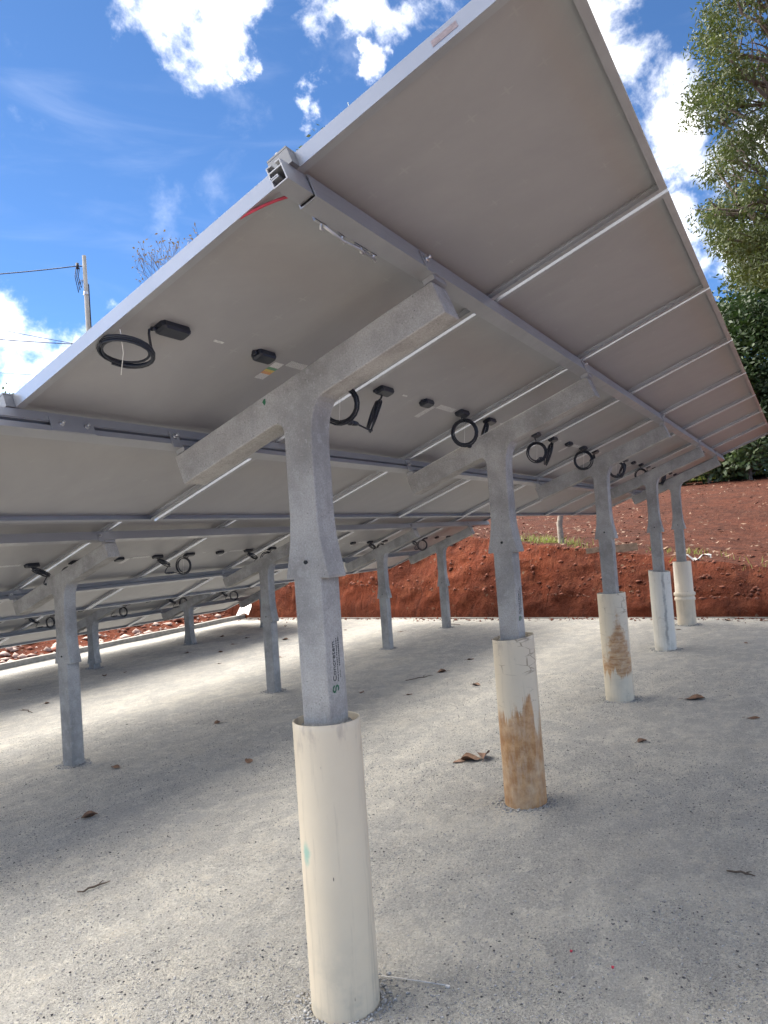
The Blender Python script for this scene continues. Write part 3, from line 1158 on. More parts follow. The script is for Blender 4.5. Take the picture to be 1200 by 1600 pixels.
# metal cable clips under the upper front rail
rA1 = [o for o in COL.objects if o.name.startswith('support_rail') and 'hollow end' in o['label']][0]
s1 = RAIL_S[1]
for x, l in ((.105, .05), (.205, .025), (.275, .06), (.350, .03)):
    cl = MB()
    cl.box(s1 - .006, s1 - .001, x, x + l, -.0625, -.047)
    cl.tube([(s1 - .003, x + l * .5, -.060), (s1 - .012, x + l * .5 + .006, -.0665), (s1 - .010, x + l * .5 + .014, -.072)], .003, 6)
    cl.build('cable_clip', M['steel'], rA1)
cl = MB()
cl.tube([(s1 - .004, .14, -.0625), (s1 - .008, .22, -.069), (s1 - .006, .30, -.066), (s1 - .008, .37, -.070)], .0035, 6)
cl.build('clip_wire', M['steel'], rA1)

# red cable tucked into the near frame
mt = row_matrix('front', 0)
pts = [mt @ Vector(p) for p in bez((1.52, .032, .020), (1.60, .018, -.004), (1.68, .022, -.010), (1.735, .088, -.008), 14)]
tag(MB().tube(pts, .0034, 8).build('red_cable', M['red']), 'red cable curving below the nearest panel frame beside the upper rail', 'cable')

# posts ---------------------------------------------------------------
YP = -1.1841                # post axis in the front row, relative to the low edge
ZD = 1.5369                 # height of the bolt hole in the front row


def plane_pt(s, h):
    return Vector((0, -s * CT - h * ST, 1.7473 + s * ST - h * CT))


HT, HB_ = .0780, .1800


def post_profile():
    A0, A1 = .692, 1.752
    tl, bl = plane_pt(A0, HT), plane_pt(A0, HB_)
    tr, br = plane_pt(A1, HT), plane_pt(A1, HB_)

    def on_bottom(y):
        s = -(y + HB_ * ST) / CT
        return plane_pt(s, HB_)
    d = (br - bl).normalized()
    out = []
    zb = -.25
    # right side (towards -Y, up-slope), going up
    yr, yl = YP - .05, YP + .05
    out += [(yr, zb), (yr, ZD - .05), (yr - .028, ZD - .052), (yr - .028, ZD - .043), (yr - .014, ZD + .02), (yr - .005, ZD + .075), (yr, ZD + .14)]
    c = on_bottom(yr)
    p0, p2 = Vector((0, yr, c.z - .15)), c + d * .055
    for i in range(9):
        t = i / 8
        q = p0 * (1 - t) ** 2 + c * 2 * t * (1 - t) + p2 * t * t
        out.append((q.y, q.z))
    out += [(br.y, br.z), (tr.y, tr.z), (tl.y, tl.z), (bl.y, bl.z)]
    c = on_bottom(yl)
    p0, p2 = c - d * .05, Vector((0, yl, c.z - .055))
    for i in range(7):
        t = i / 6
        q = p0 * (1 - t) ** 2 + c * 2 * t * (1 - t) + p2 * t * t
        out.append((q.y, q.z))
    out += [(yl, ZD + .14), (yl + .005, ZD + .075), (yl + .014, ZD + .02), (yl + .028, ZD - .043), (yl + .028, ZD - .052), (yl, ZD - .05), (yl, zb)]
    return out


def make_post_mesh():
    bm = bmesh.new()
    prof_ = post_profile()
    vs = [bm.verts.new((-.05, y - YP, z)) for y, z in prof_]
    f = bm.faces.new(vs)
    ret = bmesh.ops.extrude_face_region(bm, geom=[f])
    nv = [e for e in ret['geom'] if isinstance(e, bmesh.types.BMVert)]
    bmesh.ops.translate(bm, vec=(.1, 0, 0), verts=nv)
    bmesh.ops.recalc_face_normals(bm, faces=bm.faces[:])
    eds = [e for e in bm.edges if len(e.link_faces) == 2 and e.calc_face_angle(0) > .9]
    bmesh.ops.bevel(bm, geom=eds, offset=.0045, segments=2, affect='EDGES', profile=.5)
    bmesh.ops.triangulate(bm, faces=[f for f in bm.faces if len(f.verts) > 4])
    me = bpy.data.meshes.new('post_body')
    bm.to_mesh(me)
    bm.free()
    me.materials.append(M['conc'])
    return me


POST_ME = make_post_mesh()
HOLE_ME = MB().lathe([(.0, 0), (.006, 0), (.0062, .004)], 10).mesh('bolt_hole', M['black'])


def text_mesh(body, size):
    cu = bpy.data.curves.new('stencil', 'FONT')
    cu.body = body
    cu.size = size
    cu.extrude = .0003
    cu.resolution_u = 3
    o = bpy.data.objects.new('stencil_source', cu)
    COL.objects.link(o)
    bpy.context.view_layer.update()
    dg = bpy.context.evaluated_depsgraph_get()
    me = bpy.data.meshes.new_from_object(o.evaluated_get(dg))
    bpy.data.objects.remove(o)
    return me


def stencil_logo():
    mb = MB()
    pts = []
    for i in range(33):
        t = 2 * math.pi * i / 32
        pts.append((.0135 * math.sin(t) * 1.0, .010 * math.sin(2 * t) * 1.0, .0))
    # two stacked open loops, like a rounded S
    p = []
    for i in range(13):
        a = math.radians(-20 + 250 * i / 12)
        p.append((.0085 * math.cos(a), .0075 + .0075 * math.sin(a), 0))
    for i in range(13):
        a = math.radians(110 - 250 * i / 12)
        p.append((.0085 * math.cos(a), -.0075 + .0075 * math.sin(a), 0))
    return p


def flat_stroke(path, w, h):
    """ribbon of constant width with a little thickness, in the xy plane"""
    mb = MB()
    P_ = [Vector(p) for p in path]
    for i in range(len(P_)):
        t = (P_[min(i + 1, len(P_) - 1)] - P_[max(i - 1, 0)]).normalized()
        nrm = Vector((-t.y, t.x, 0))
        mb.v += [tuple(P_[i] + nrm * w / 2 + Vector((0, 0, h))), tuple(P_[i] - nrm * w / 2 + Vector((0, 0, h)))]
    for i in range(len(P_) - 1):
        mb.f.append((2 * i, 2 * i + 1, 2 * i + 3, 2 * i + 2)); mb.sm.append(False)
    return mb


def add_stencil(post, zbase):
    """printed maker's mark on the face towards -Y, reading upwards"""
    ROT = Matrix(((0, -1, 0, 0), (0, 0, -1, -.0506), (1, 0, 0, zbase), (0, 0, 0, 1)))
    lg = flat_stroke(stencil_logo(), .006, .0003).build('printed_logo', M['green'], post)
    lg.matrix_local = ROT @ Matrix.Translation((.0, .012, 0))
    me = text_mesh('Concretem', .026)
    me.materials.clear()
    me.materials.append(M['black'])
    o = bpy.data.objects.new('printed_name', me)
    COL.objects.link(o)
    o.parent = post
    o.matrix_local = ROT @ Matrix.Translation((.022, .004, 0))
    mb = MB()
    rr = random.Random(4)
    for row, x0, x1, hh in ((-.008, .020, .150, .004), (-.020, .065, .152, .005), (-.020, .030, .052, .003)):
        x = x0
        while x < x1:
            l = rr.uniform(.0025, .0065)
            mb.box(x, min(x + l, x1), row, row + hh, 0, .0003)
            x += l + rr.uniform(.001, .003)
    s = mb.build('printed_lines', M['black'], post)
    s.matrix_local = ROT


def make_post(row, i, ztop, label, sleeve=None, sleeve_label=None):
    Y, Z, _ = ROWS[row]
    dz = Z - 1.7473
    x = POSTX[row][i]
    y = Y + YP
    g = gz(x, y)
    root = empty('concrete_post', (x, y, g))
    body = bpy.data.objects.new('post_body', POST_ME)
    COL.objects.link(body)
    body.parent = root
    body.location = (0, 0, dz - g)
    hole = bpy.data.objects.new('bolt_hole', HOLE_ME)
    COL.objects.link(hole)
    hole.parent = root
    hole.rotation_euler = (0, -math.pi / 2, 0)
    hole.location = (-.0506, 0, ZD + dz - g)
    if sleeve is not None:
        H = ztop - g
        ro, ri = .1035, .0985
        mb = MB()
        if sleeve == 4:
            prof_ = [(ri, H - .20), (ri, H - .003), (ri + .002, H), (ro - .002, H), (ro, H - .002), (ro, .40), (ro + .006, .395), (ro + .018, .385), (ro + .018, .358), (ro + .005, .348), (ro + .005, .335), (ro + .013, .325), (ro + .013, .300), (ro + .003, .290), (ro + .003, -.06)]
        else:
            n = 14
            prof_ = [(ri, H - .20), (ri, H - .003), (ri + .0015, H), (ro - .0015, H), (ro, H - .0015)] + [(ro, H - .02 - (H + .04) * j / n) for j in range(n + 1)]
        prof_ = list(reversed(prof_))
        mb.lathe(prof_, 64)
        rr = random.Random(40 + i)
        # hand-cut rim: not quite level
        ph = rr.uniform(0, 6.28)
        if sleeve in (1, 3):
            mb.v = [(vx, vy, vz + (.010 * math.sin(math.atan2(vy, vx) + ph) if vz > H - .01 else 0)) for vx, vy, vz in mb.v]
        s = mb.build('pipe_sleeve', pvc('sleeve_pvc', sleeve), root)
        if sleeve_label:
            s['label'] = sleeve_label
        # concrete poured into the sleeve
        fl = MB()
        rings = []
        for r in (0, .03, .055, .075, .09, .0984):
            ring = []
            for k in range(28):
                a = 2 * math.pi * k / 28
                ring.append((r * math.cos(a), r * math.sin(a), H - .016 + rr.uniform(-.008, .008) - (.012 if r > .08 else 0)))
            rings.append(ring)
        for ring in rings:
            fl.v += ring
        for q in range(5):
            for k in range(28):
                k2 = (k + 1) % 28
                fl.f.append((q * 28 + k, (q + 1) * 28 + k, (q + 1) * 28 + k2, q * 28 + k2)); fl.sm.append(False)
        fl.build('concrete_fill', M['fill'], root)
    tag(root, label, 'post', 'T shaped concrete posts of the %s row' % row)
    return root


pA = [make_post('front', 0, 1.057, 'nearest concrete T post, standing in a clean cream pipe sleeve', 0, 'cream plastic pipe with a green smudge'),
      make_post('front', 1, 1.065, 'T post in the sleeve stained brown over its lower half', 1, 'cream pipe with brown clay over its lower half'),
      make_post('front', 2, 1.079, 'T post whose sleeve has a brown stain at mid height', 2, 'cream pipe with a brown stain in the middle'),
      make_post('front', 3, 1.098, 'T post in a white sleeve with a grey vertical streak', 3, 'white pipe with a grey drip mark'),
      make_post('front', 4, 1.104, 'farthest sleeved T post, its pipe ringed by a socket joint', 4, 'cream pipe with a ringed socket joint')]
add_stencil(pA[0], 1.150 - gz(.67, -1.18))
add_stencil(pA[1], 1.155 - gz(2.37, -1.18))
# green paint fleck on the nearest arm
gf = MB()
gf.v += [(-.0503, .125, 0), (-.0503, .118, .008), (-.0503, .112, .010), (-.0503, .111, -.004), (-.0503, .116, -.012)]
gf.f.append((0, 1, 2, 3, 4)); gf.sm.append(False)
gf.build('paint_fleck', M['green'], pA[0], (0, 0, 2.045 - gz(.67, -1.18)))

for i, lab in ((1, 'leftmost middle row T post, bare at the ground on the left'),
               (2, 'second middle row T post, seen just left of the nearest post'),
               (3, 'middle row T post in front of the bank, between the two nearest posts'),
               (4, 'farthest middle row T post, close to the foot of the bank')):
    make_post('middle', i, 0, lab)
for i, lab in ((1, 'short back row T post beside the leftmost middle row post'),
               (2, 'short back row T post near the kerb, behind the middle row'),
               (3, 'short far back row T post beside the white sheet')):
    make_post('back', i, 0, lab)

# ------------------------------------------------------------------ small things on the gravel


def leaf_mesh(seed, L=.12, curl=1.0, tip=True):
    rr = random.Random(seed)
    n = 7
    mb = MB()
    bend = rr.uniform(.6, 1.4) * curl
    tw = rr.uniform(-.6, .6) * curl
    wmax = rr.uniform(.20, .30) * L
    for i in range(n + 1):
        t = i / n
        w = wmax * (math.sin(math.pi * min(1, t * 1.02)) ** .8) + .001
        x = (t - .5) * L * (1 - .12 * bend)
        z = .012 + .05 * L * 4 * bend * (t - .5) ** 2
        lift = w * (.55 + .4 * math.sin(3 * t + seed)) * curl
        a = tw * (t - .5)
        for s in (-1, 0, 1):
            yy, zz = s * w, abs(s) * lift + rr.uniform(-.002, .002)
            mb.v.append((x, yy * math.cos(a) - zz * math.sin(a), z + yy * math.sin(a) + zz * math.cos(a) - .01))
    for i in range(n):
        for k in (0, 1):
            b = i * 3 + k
            mb.f.append((b, b + 1, b + 4, b + 3)); mb.sm.append(True)
    mb.tube([(-.5 * L, 0, .012), (-.62 * L, .01 * L, .010), (-.74 * L, .04 * L, .008)], .0014, 5)
    me = mb.mesh('dry_leaf', M['leaf'])
    zs = min(v.co.z for v in me.vertices)
    for v in me.vertices:
        v.co.z -= zs
    return me


def put(name, me, x, y, rz, sc=1.0, lift=0.0, tilt=(0, 0)):
    o = bpy.data.objects.new(name, me)
    COL.objects.link(o)
    o.location = (x, y, yard_z(x, y) + lift)
    o.rotation_euler = (tilt[0], tilt[1], rz)
    o.scale = (sc, sc, sc)
    return o


LEAVES = [leaf_mesh(s, .11, 1.0) for s in range(1, 7)]
big = leaf_mesh(11, .12, 1.3)
big2 = leaf_mesh(14, .12, 1.5)
tag(put('dry_leaf', big, 2.93, -.655, 1.9, 1.25), 'curled brown leaf lying in front of the pair beside the stained sleeve', 'leaf', 'large curled leaves by the stained sleeve')
tag(put('dry_leaf', big2, 2.98, -.715, .4, 1.3, .004), 'curled brown leaf, right one of the clump left of the stained sleeve', 'leaf', 'large curled leaves by the stained sleeve')
tag(put('dry_leaf', LEAVES[2], 2.90, -.60, 2.6, 1.1), 'thin stalked brown leaf at the left of the clump near the stained sleeve', 'leaf', 'large curled leaves by the stained sleeve')
tag(put('dry_leaf', leaf_mesh(17, .16, .9), 4.64, -1.70, -1.2, 1.0), 'long dark leaf on open gravel right of the third sleeve', 'leaf')
tag(put('dry_leaf', leaf_mesh(19, .10, .8), 3.49, -1.54, -.5, .9), 'small tan leaf between the stained sleeve and the long dark leaf', 'leaf')
tag(put('dry_leaf', leaf_mesh(23, .10, .5), 4.16, -2.11, -1.3, .9), 'flat dark red leaf near the right edge of the gravel', 'leaf')
others = [(2.27, 1.62), (1.57, 1.03), (3.38, 1.71), (2.6, .76), (5.48, .71), (4.55, 1.07), (4.95, .13), (6.14, .68), (4.23, 5.39), (5.19, 4.77),
          (3.71, 4.22), (5.81, 3.83), (6.51, 5.05), (7.96, 5.67), (7.8, 5.03), (7.22, 4.81), (4.53, .58), (4.12, 1.13), (6.91, .27), (7.57, 4.15),
          (8.41, 3.65), (7.92, -1.14), (6.6, 4.5), (8.7, 4.6), (8.2, 2.6), (8.6, 1.2), (5.3, 1.9), (6.2, 3.2), (7.1, 2.2), (8.5, -.4), (7.4, .9), (5.0, 4.9), (8.3, 5.6), (9.0, 5.2),
          (8.55, -2.0), (8.6, -1.6), (7.0, -1.9)]
rr = random.Random(5)
for x, y in others:
    me = LEAVES[rr.randrange(6)]
    put('dry_leaf', me, x, y, rr.uniform(0, 6.28), rr.uniform(.6, 1.1))
# say which leaf is which by the post it lies nearest to
PNAME = [('front', 0, 'nearest cream sleeve'), ('front', 1, 'brown stained sleeve'), ('front', 2, 'third sleeve of the front row'), ('front', 3, 'white sleeve with the grey streak'),
         ('front', 4, 'farthest sleeve with the ring joint'), ('middle', 1, 'leftmost bare post'), ('middle', 2, 'bare post just left of the nearest post'),
         ('middle', 3, 'bare post between the two nearest posts'), ('middle', 4, 'farthest bare post before the bank'), ('back', 1, 'short post behind the leftmost one'),
         ('back', 2, 'second short post near the kerb'), ('back', 3, 'short post beside the white sheet')]
near = {}
for o in [o for o in COL.objects if o.name.split('.')[0] == 'dry_leaf']:
    d_, nm = min((math.hypot(POSTX[r][i] - o.location.x, ROWS[r][0] - 1.1841 - o.location.y), t) for r, i, t in PNAME)
    near.setdefault(nm, []).append((d_, o))
for nm, lst in near.items():
    for q, (d_, o) in enumerate(sorted(lst, key=lambda e: e[0])):
        if 'label' not in o:
            tag(o, ('dry brown leaf lying closest to the %s' % nm) if q == 0 else 'dry leaf lying %s closest to the %s' % (ORD[q] if q < 8 else 'farthest', nm), 'leaf', 'dry leaves scattered on the gravel')


def twig_mesh(L, seed):
    r_ = random.Random(seed)
    pts = [(L * (i / 6 - .5), r_.uniform(-.02, .02) * L * 2, .008 + r_.uniform(0, .006)) for i in range(7)]
    mb = MB().tube(pts, [.003, .004, .0045, .0045, .004, .003, .002], 6)
    mb.tube([pts[4], (pts[4][0] + .05 * L, .10 * L, .012), (pts[4][0] + .18 * L, .16 * L, .014)], [.003, .0025, .0015], 5)
    return mb.mesh('twig', M['twig'])


tag(put('twig', twig_mesh(.34, 1), 5.17, .80, -.45), 'dark twig on the gravel between the two nearest posts', 'twig')
tag(put('twig', twig_mesh(.14, 2), .94, .24, -.3), 'short dark twig on the gravel at lower left', 'twig')
tag(put('twig', twig_mesh(.30, 3), 3.40, 4.10, 1.2), 'bent twig on the gravel at the far left behind the leftmost post', 'twig')
tag(put('twig', twig_mesh(.10, 4), 1.86, -2.19, -1.7), 'tiny dark twig on the gravel at the right edge', 'twig')
tag(put('twig', twig_mesh(.34, 5), 8.78, 2.05, 1.1), 'forked twig at the foot of the bank beside the farthest middle post', 'twig')

rod = MB().tube([(.815, -1.225, yard_z(.815, -1.225) + .006), (.83, -1.34, yard_z(.83, -1.34) + .007), (.842, -1.44, yard_z(.842, -1.44) + .005)], .0017, 8)
rod.box(.836, .846, -1.450, -1.438, yard_z(.84, -1.44), yard_z(.84, -1.44) + .006)
tag(rod.build('cable_tie_strip', plain('grey_white_plastic', (.5, .5, .5), .5)), 'thin white plastic strip on the gravel beside the nearest sleeve', 'plastic strip')
for (x, y), lab in (((1.15, -1.74), 'tiny red fragment on the gravel, nearer the stained sleeve'), ((1.11, -1.88), 'tiny red fragment on the gravel, nearer the right edge')):
    z = yard_z(x, y)
    fr_ = MB()
    fr_.prism([(x - .004, y - .003, z + .001), (x + .005, y - .004, z + .002), (x + .003, y + .005, z + .003), (x - .003, y + .003, z + .001)], (0, 0, .003))
    tag(fr_.build('red_fragment', M['red']), lab, 'debris')

# loose stones on the near gravel


def stones(name, xy, size, mat, zf, kindlab, cat, seed=0):
    r_ = np.random.default_rng(seed)
    n = len(xy)
    base = np.array([(1, 0, 0), (-1, 0, 0), (0, 1, 0), (0, -1, 0), (0, 0, 1), (0, 0, -1)], float)
    fc = np.array([(0, 2, 4), (2, 1, 4), (1, 3, 4), (3, 0, 4), (2, 0, 5), (1, 2, 5), (3, 1, 5), (0, 3, 5)])
    V = base[None] * (.6 + .8 * r_.random((n, 6, 1)))
    V += r_.normal(0, .18, (n, 6, 3))
    sc = size[:, None] * np.stack([1 + .5 * r_.random(n), .7 + .5 * r_.random(n), .5 + .4 * r_.random(n)], 1)
    V = V * sc[:, None, :]
    a = r_.random(n) * 6.283
    ca, sa = np.cos(a)[:, None], np.sin(a)[:, None]
    X = V[:, :, 0] * ca - V[:, :, 1] * sa
    Y = V[:, :, 0] * sa + V[:, :, 1] * ca
    z = zf(xy[:, 0], xy[:, 1])
    V = np.stack([X + xy[:, 0:1], Y + xy[:, 1:2], V[:, :, 2] + (z + size * .25)[:, None]], 2)
    F = (fc[None] + 6 * np.arange(n)[:, None, None]).reshape(-1, 3)
    o = np_obj(name, V.reshape(-1, 3), F, mat)
    tag(o, kindlab, cat, kind='stuff')
    return o


def yard_zn(x, y):
    return 0.1988 + 0.0179 * x - 0.0075 * (y + 1.2) + .028 * np_noise(x, y, 3, 4, .9) + .010 * np_noise(x, y, 4, 3, 3.5)


r_ = np.random.default_rng(5)
n = 150000
ang = math.radians(29) + r_.uniform(-.62, .62, n)
dist = 1.1 + 6.0 * r_.random(n) ** 1.15
xy = np.stack([CAM.x + dist * np.cos(ang), CAM.y + dist * np.sin(ang)], 1)
keep = np_noise(xy[:, 0], xy[:, 1], 61, 4, 1.1) + r_.normal(0, .10, n) > -.06
xy = xy[keep]
xy = xy[(xy[:, 0] < foot(xy[:, 1]) - .1) & (xy[:, 1] < 7.2)]
stones('loose_stones', xy, .0012 + .0030 * r_.random(len(xy)) ** 2.0, M['pebble'], yard_zn, 'loose chips of grey crushed stone over the near gravel', 'gravel', 1)
xy2 = xy[r_.random(len(xy)) < .07]
stones('dark_stones', xy2 + r_.normal(0, .05, xy2.shape), .0014 + .0036 * r_.random(len(xy2)) ** 2, plain('dark_stone', (.07, .07, .072), .9, 0, .3), yard_zn, 'dark stone chips sprinkled over the near gravel', 'gravel', 2)


# grit heaped against the sleeves and the bare posts
pts_ = []
r_ = np.random.default_rng(77)
for row, ids, rad in (('front', range(5), .106), ('middle', range(1, 5), .066), ('back', range(1, 4), .066)):
    for i in ids:
        m_ = 420
        a = r_.random(m_) * 6.283
        rr_ = rad + np.abs(r_.normal(0, .030, m_))
        pts_.append(np.stack([POSTX[row][i] + rr_ * np.cos(a), ROWS[row][0] + YP + rr_ * np.sin(a)], 1))
pts_ = np.concatenate(pts_)
stones('grit', pts_, .0022 + .0055 * r_.random(len(pts_)) ** 2, M['pebble'], yard_zn, 'grit heaped round the feet of the posts and sleeves', 'gravel', 8)


# surface height of bank and berm by nearest grid vertex
def surf(Xg, Yg, Zg):
    P_ = np.stack([Xg.ravel(), Yg.ravel()], 1)
    z = Zg.ravel()

    def f(x, y):
        out = np.empty(len(x))
        for i in range(0, len(x), 400):
            d = (P_[None, :, 0] - x[i:i + 400, None]) ** 2 + (P_[None, :, 1] - y[i:i + 400, None]) ** 2
            out[i:i + 400] = z[d.argmin(1)]
        return out
    return f


sel_y = (ys_bank := ys)
mask_r = (ys > -8) & (ys < 9)
bank_surf = surf(PX[mask_r][:, 20:86], PY[mask_r][:, 20:86], PZ[mask_r][:, 20:86])
berm_surf = surf(LX[::1, :62], LY[:, :62], LZ[:, :62])

r_ = np.random.default_rng(9)
n = 1500
y = r_.uniform(-5, 6.5, n)
t = r_.random(n)
x = foot(y) + .05 + t * .85
stones('soil_clods', np.stack([x, y], 1), .008 + .03 * r_.random(n) ** 3, M['clod'], bank_surf, 'clods of red earth on the face of the bank', 'soil', 3)
n = 1400
y = r_.uniform(-6, 7, n)
x = foot(y) - .02 - np.abs(r_.normal(0, .13, n)) * (.4 + 1.2 * np.clip(np_noise(y, y * 0, 91, 3, .9) + .5, 0, 1))
stones('soil_crumbs', np.stack([x, y], 1), .004 + .020 * r_.random(n) ** 3.5, M['clod'], yard_zn, 'crumbs of red earth fallen on the gravel along the foot of the bank', 'soil', 7)
n = 260
y = r_.uniform(-5, 6.5, n)
x = foot(y) + .05 + r_.random(n) * .85
stones('pale_chips', np.stack([x, y], 1), .003 + .009 * r_.random(n) ** 3, M['litter'], bank_surf, 'small pale chips stuck in the face of the red bank', 'soil', 4)
n = 650
x = r_.uniform(3.5, 10.2, n)
yk = 7.62 + (x + 8) * (7.17 - 7.62) / 18.33
y = yk + .15 + r_.random(n) ** 1.2 * 2.4
stones('soil_rubble', np.stack([x, y], 1), .012 + .07 * r_.random(n) ** 3, M['rubble'], berm_surf, 'pale pinkish rubble strewn over the berm past the kerb', 'rubble', 5)
stones('soil_clods', np.stack([x + .3, y + .1], 1), .012 + .06 * r_.random(n) ** 3, M['clod'], berm_surf, 'clods of red earth strewn over the berm past the kerb', 'soil', 6)


def blades(name, xy, zf, hmin, hmax, wid, mat, label, cat, seed, flat=0.0):
    r_ = np.random.default_rng(seed)
    n = len(xy)
    z = zf(xy[:, 0], xy[:, 1])
    a = r_.random(n) * 6.283
    lean = r_.normal(0, .45, (n, 2))
    h = r_.uniform(hmin, hmax, n)
    dx, dy = np.cos(a) * wid / 2, np.sin(a) * wid / 2
    p0 = np.stack([xy[:, 0] - dx, xy[:, 1] - dy, z - .01], 1)
    p1 = np.stack([xy[:, 0] + dx, xy[:, 1] + dy, z - .01], 1)
    p2 = np.stack([xy[:, 0] + lean[:, 0] * h * .5 + dx * .6, xy[:, 1] + lean[:, 1] * h * .5 + dy * .6, z + h * .6], 1)
    p3 = np.stack([xy[:, 0] + lean[:, 0] * h * .5 - dx * .6, xy[:, 1] + lean[:, 1] * h * .5 - dy * .6, z + h * .6], 1)
    p4 = np.stack([xy[:, 0] + lean[:, 0] * h * 1.1, xy[:, 1] + lean[:, 1] * h * 1.1, z + h], 1)
    V = np.stack([p0, p1, p2, p3, p4], 1).reshape(-1, 3)
    b = 5 * np.arange(n)[:, None]
    F = np.concatenate([b + np.array([[0, 1, 2]]), b + np.array([[0, 2, 3]]), b + np.array([[3, 2, 4]])], 0)
    o = np_obj(name, V, F, mat)
    tag(o, label, cat, kind='stuff')
    return o


r_ = np.random.default_rng(13)
n = 26000
y = r_.uniform(-4.5, 7, n)
d = .70 + np.abs(r_.normal(0, .8, n))
x = foot(y) + d
k = np_noise(x, y, 71, 4, .9) + r_.normal(0, .08, n) - .055 - .05 * np.clip(d - .8, 0, 3) > .0
k &= d < 4
x, y = x[k], y[k]
blades('grass', np.stack([x, y], 1), bank_surf, .03, .13, .012, M['grass'], 'patchy thin grass along the top edge of the red bank', 'grass', 14)

# fallen leaves and chips over the slope
r_ = np.random.default_rng(15)
n = 2300
y = r_.uniform(-9, 8, n)
d = .9 + r_.random(n) ** 1.5 * 19
x = foot(y) + d


def hz(x, y):
    return hill_z(x, y) + .10 * np_noise(x, y, 23, 5, 1.1, .55) + .03 * np_noise(x, y, 24, 3, 7)


z = hz(x, y) + .02
a = r_.random(n) * 6.283
L = .02 + .045 * r_.random(n) ** 1.5
w = L * .4
ca, sa = np.cos(a), np.sin(a)
tz = r_.normal(0, .02, (n, 4))
pts = []
for (u, v), i in zip(((-1, 0), (0, -1), (1, 0), (0, 1)), range(4)):
    pts.append(np.stack([x + u * L * ca - v * w * sa, y + u * L * sa + v * w * ca, z + .01 + np.abs(tz[:, i])], 1))
V = np.stack(pts, 1).reshape(-1, 3)
tag(np_obj('leaf_litter', V, np.arange(len(V)).reshape(-1, 4), M['litter']), 'pale fallen leaves scattered over the red slope', 'leaf litter', kind='stuff')

# lawn strip at the top of the slope
r_ = np.random.default_rng(16)
LXs, LYs = np.meshgrid(np.linspace(31.5, 60, 20), np.linspace(-40, 30, 30), indexing='ij')
tag(grid_obj('lawn', LXs, LYs, hz(LXs, LYs) * 0 + 1.0 + .097 * 22 + .06 + .03 * np.clip((LXs - 32) / 3, 0, 1), M['lawn']), 'strip of light green lawn at the top of the slope', 'lawn', kind='structure')
n = 9000
xy = np.stack([r_.uniform(31.0, 36, n), r_.uniform(-6, 9, n)], 1)
blades('grass', xy, lambda x, y: np.full(len(x), 3.17), .06, .28, .04, M['grass'], 'light green grass at the top of the red slope', 'grass', 17)

# plank, white litter, white sheet
pl = MB()
pl.box(-.36, .36, -.03, .03, -.055, .055)
o = pl.build('plank', M['wood'])
py = -.02
o.location = (foot(py) + .84, py, float(hz(np.array([foot(py) + .84]), np.array([py]))[0]) + .045)
o.rotation_euler = (.05, .05, math.radians(101))
tag(o, 'dark wooden plank lying on the top edge of the red bank', 'plank')
cr = MB()
rr = random.Random(2)
nn = 9
for i in range(nn):
    for j in range(5):
        cr.v.append(((i / 8 - .5) * .34, (j / 4 - .5) * .16, rr.uniform(0, .05) + .03 * math.sin(i)))
for i in range(nn - 1):
    for j in range(4):
        b = i * 5 + j
        cr.f.append((b, b + 5, b + 6, b + 1)); cr.sm.append(False)
y0 = -1.18
o = cr.build('plastic_scrap', plain('dull_white_plastic', (.42, .42, .41), .5), None, (foot(y0) + .95, y0, float(hz(np.array([foot(y0) + .95]), np.array([y0]))[0]) + .03))
o.rotation_euler = (0, 0, 1.5)
tag(o, 'crumpled white plastic scrap on the grass above the bank', 'litter')

sh = MB()
nu, nv = 7, 5
for i in range(nu):
    for j in range(nv):
        u, v = i / (nu - 1), j / (nv - 1)
        sh.v.append((-.03 + .10 * math.sin(u * 2.2) * v, -.30 + .60 * u - .10 * v, .34 * v * (1 - .55 * (1 - u)) + .03 * math.sin(u * 5)))
for i in range(nu - 1):
    for j in range(nv - 1):
        b = i * nv + j
        sh.f.append((b, b + nv, b + nv + 1, b + 1)); sh.sm.append(True)
o = sh.build('white_sheet', M['white'], None, (10.05, 6.95, gz(10.0, 6.9) + .10))
o.rotation_euler = (0, .2, -.5)
tag(o, 'bright white plastic sheet propped at the corner of the kerb', 'plastic sheet')

# ------------------------------------------------------------------ trees


def leaf_quads(centers, L, W, seed, droop=.6):
    r_ = np.random.default_rng(seed)
    n = len(centers)
    d = r_.normal(0, 1, (n, 3))
    d[:, 2] = d[:, 2] * .6 - droop
    d /= np.linalg.norm(d, axis=1)[:, None]
    s = r_.normal(0, 1, (n, 3))
    s -= d * (s * d).sum(1)[:, None]
    s /= np.linalg.norm(s, axis=1)[:, None]
    l = L * (.6 + .8 * r_.random(n))[:, None]
    w = W * (.6 + .8 * r_.random(n))[:, None]
    a = centers
    b = centers + d * l * .45 + s * w * .5
    c = centers + d * l
    e = centers + d * l * .45 - s * w * .5
    V = np.stack([a, b, c, e], 1).reshape(-1, 3)
    return V, np.arange(len(V)).reshape(-1, 4)


def clump_centers(clumps, per, seed, sq=(1, 1, .8)):
    """clumps: (x, y, z, r)"""
    r_ = np.random.default_rng(seed)
    out = []
    for x, y, z, r in clumps:
        m = max(8, int(per * r * r))
        v = r_.normal(0, 1, (m, 3))
        v /= np.linalg.norm(v, axis=1)[:, None]
        v *= (r * r_.random(m) ** .42)[:, None]
        out.append(np.array([x, y, z]) + v * np.array(sq))
    return np.concatenate(out)


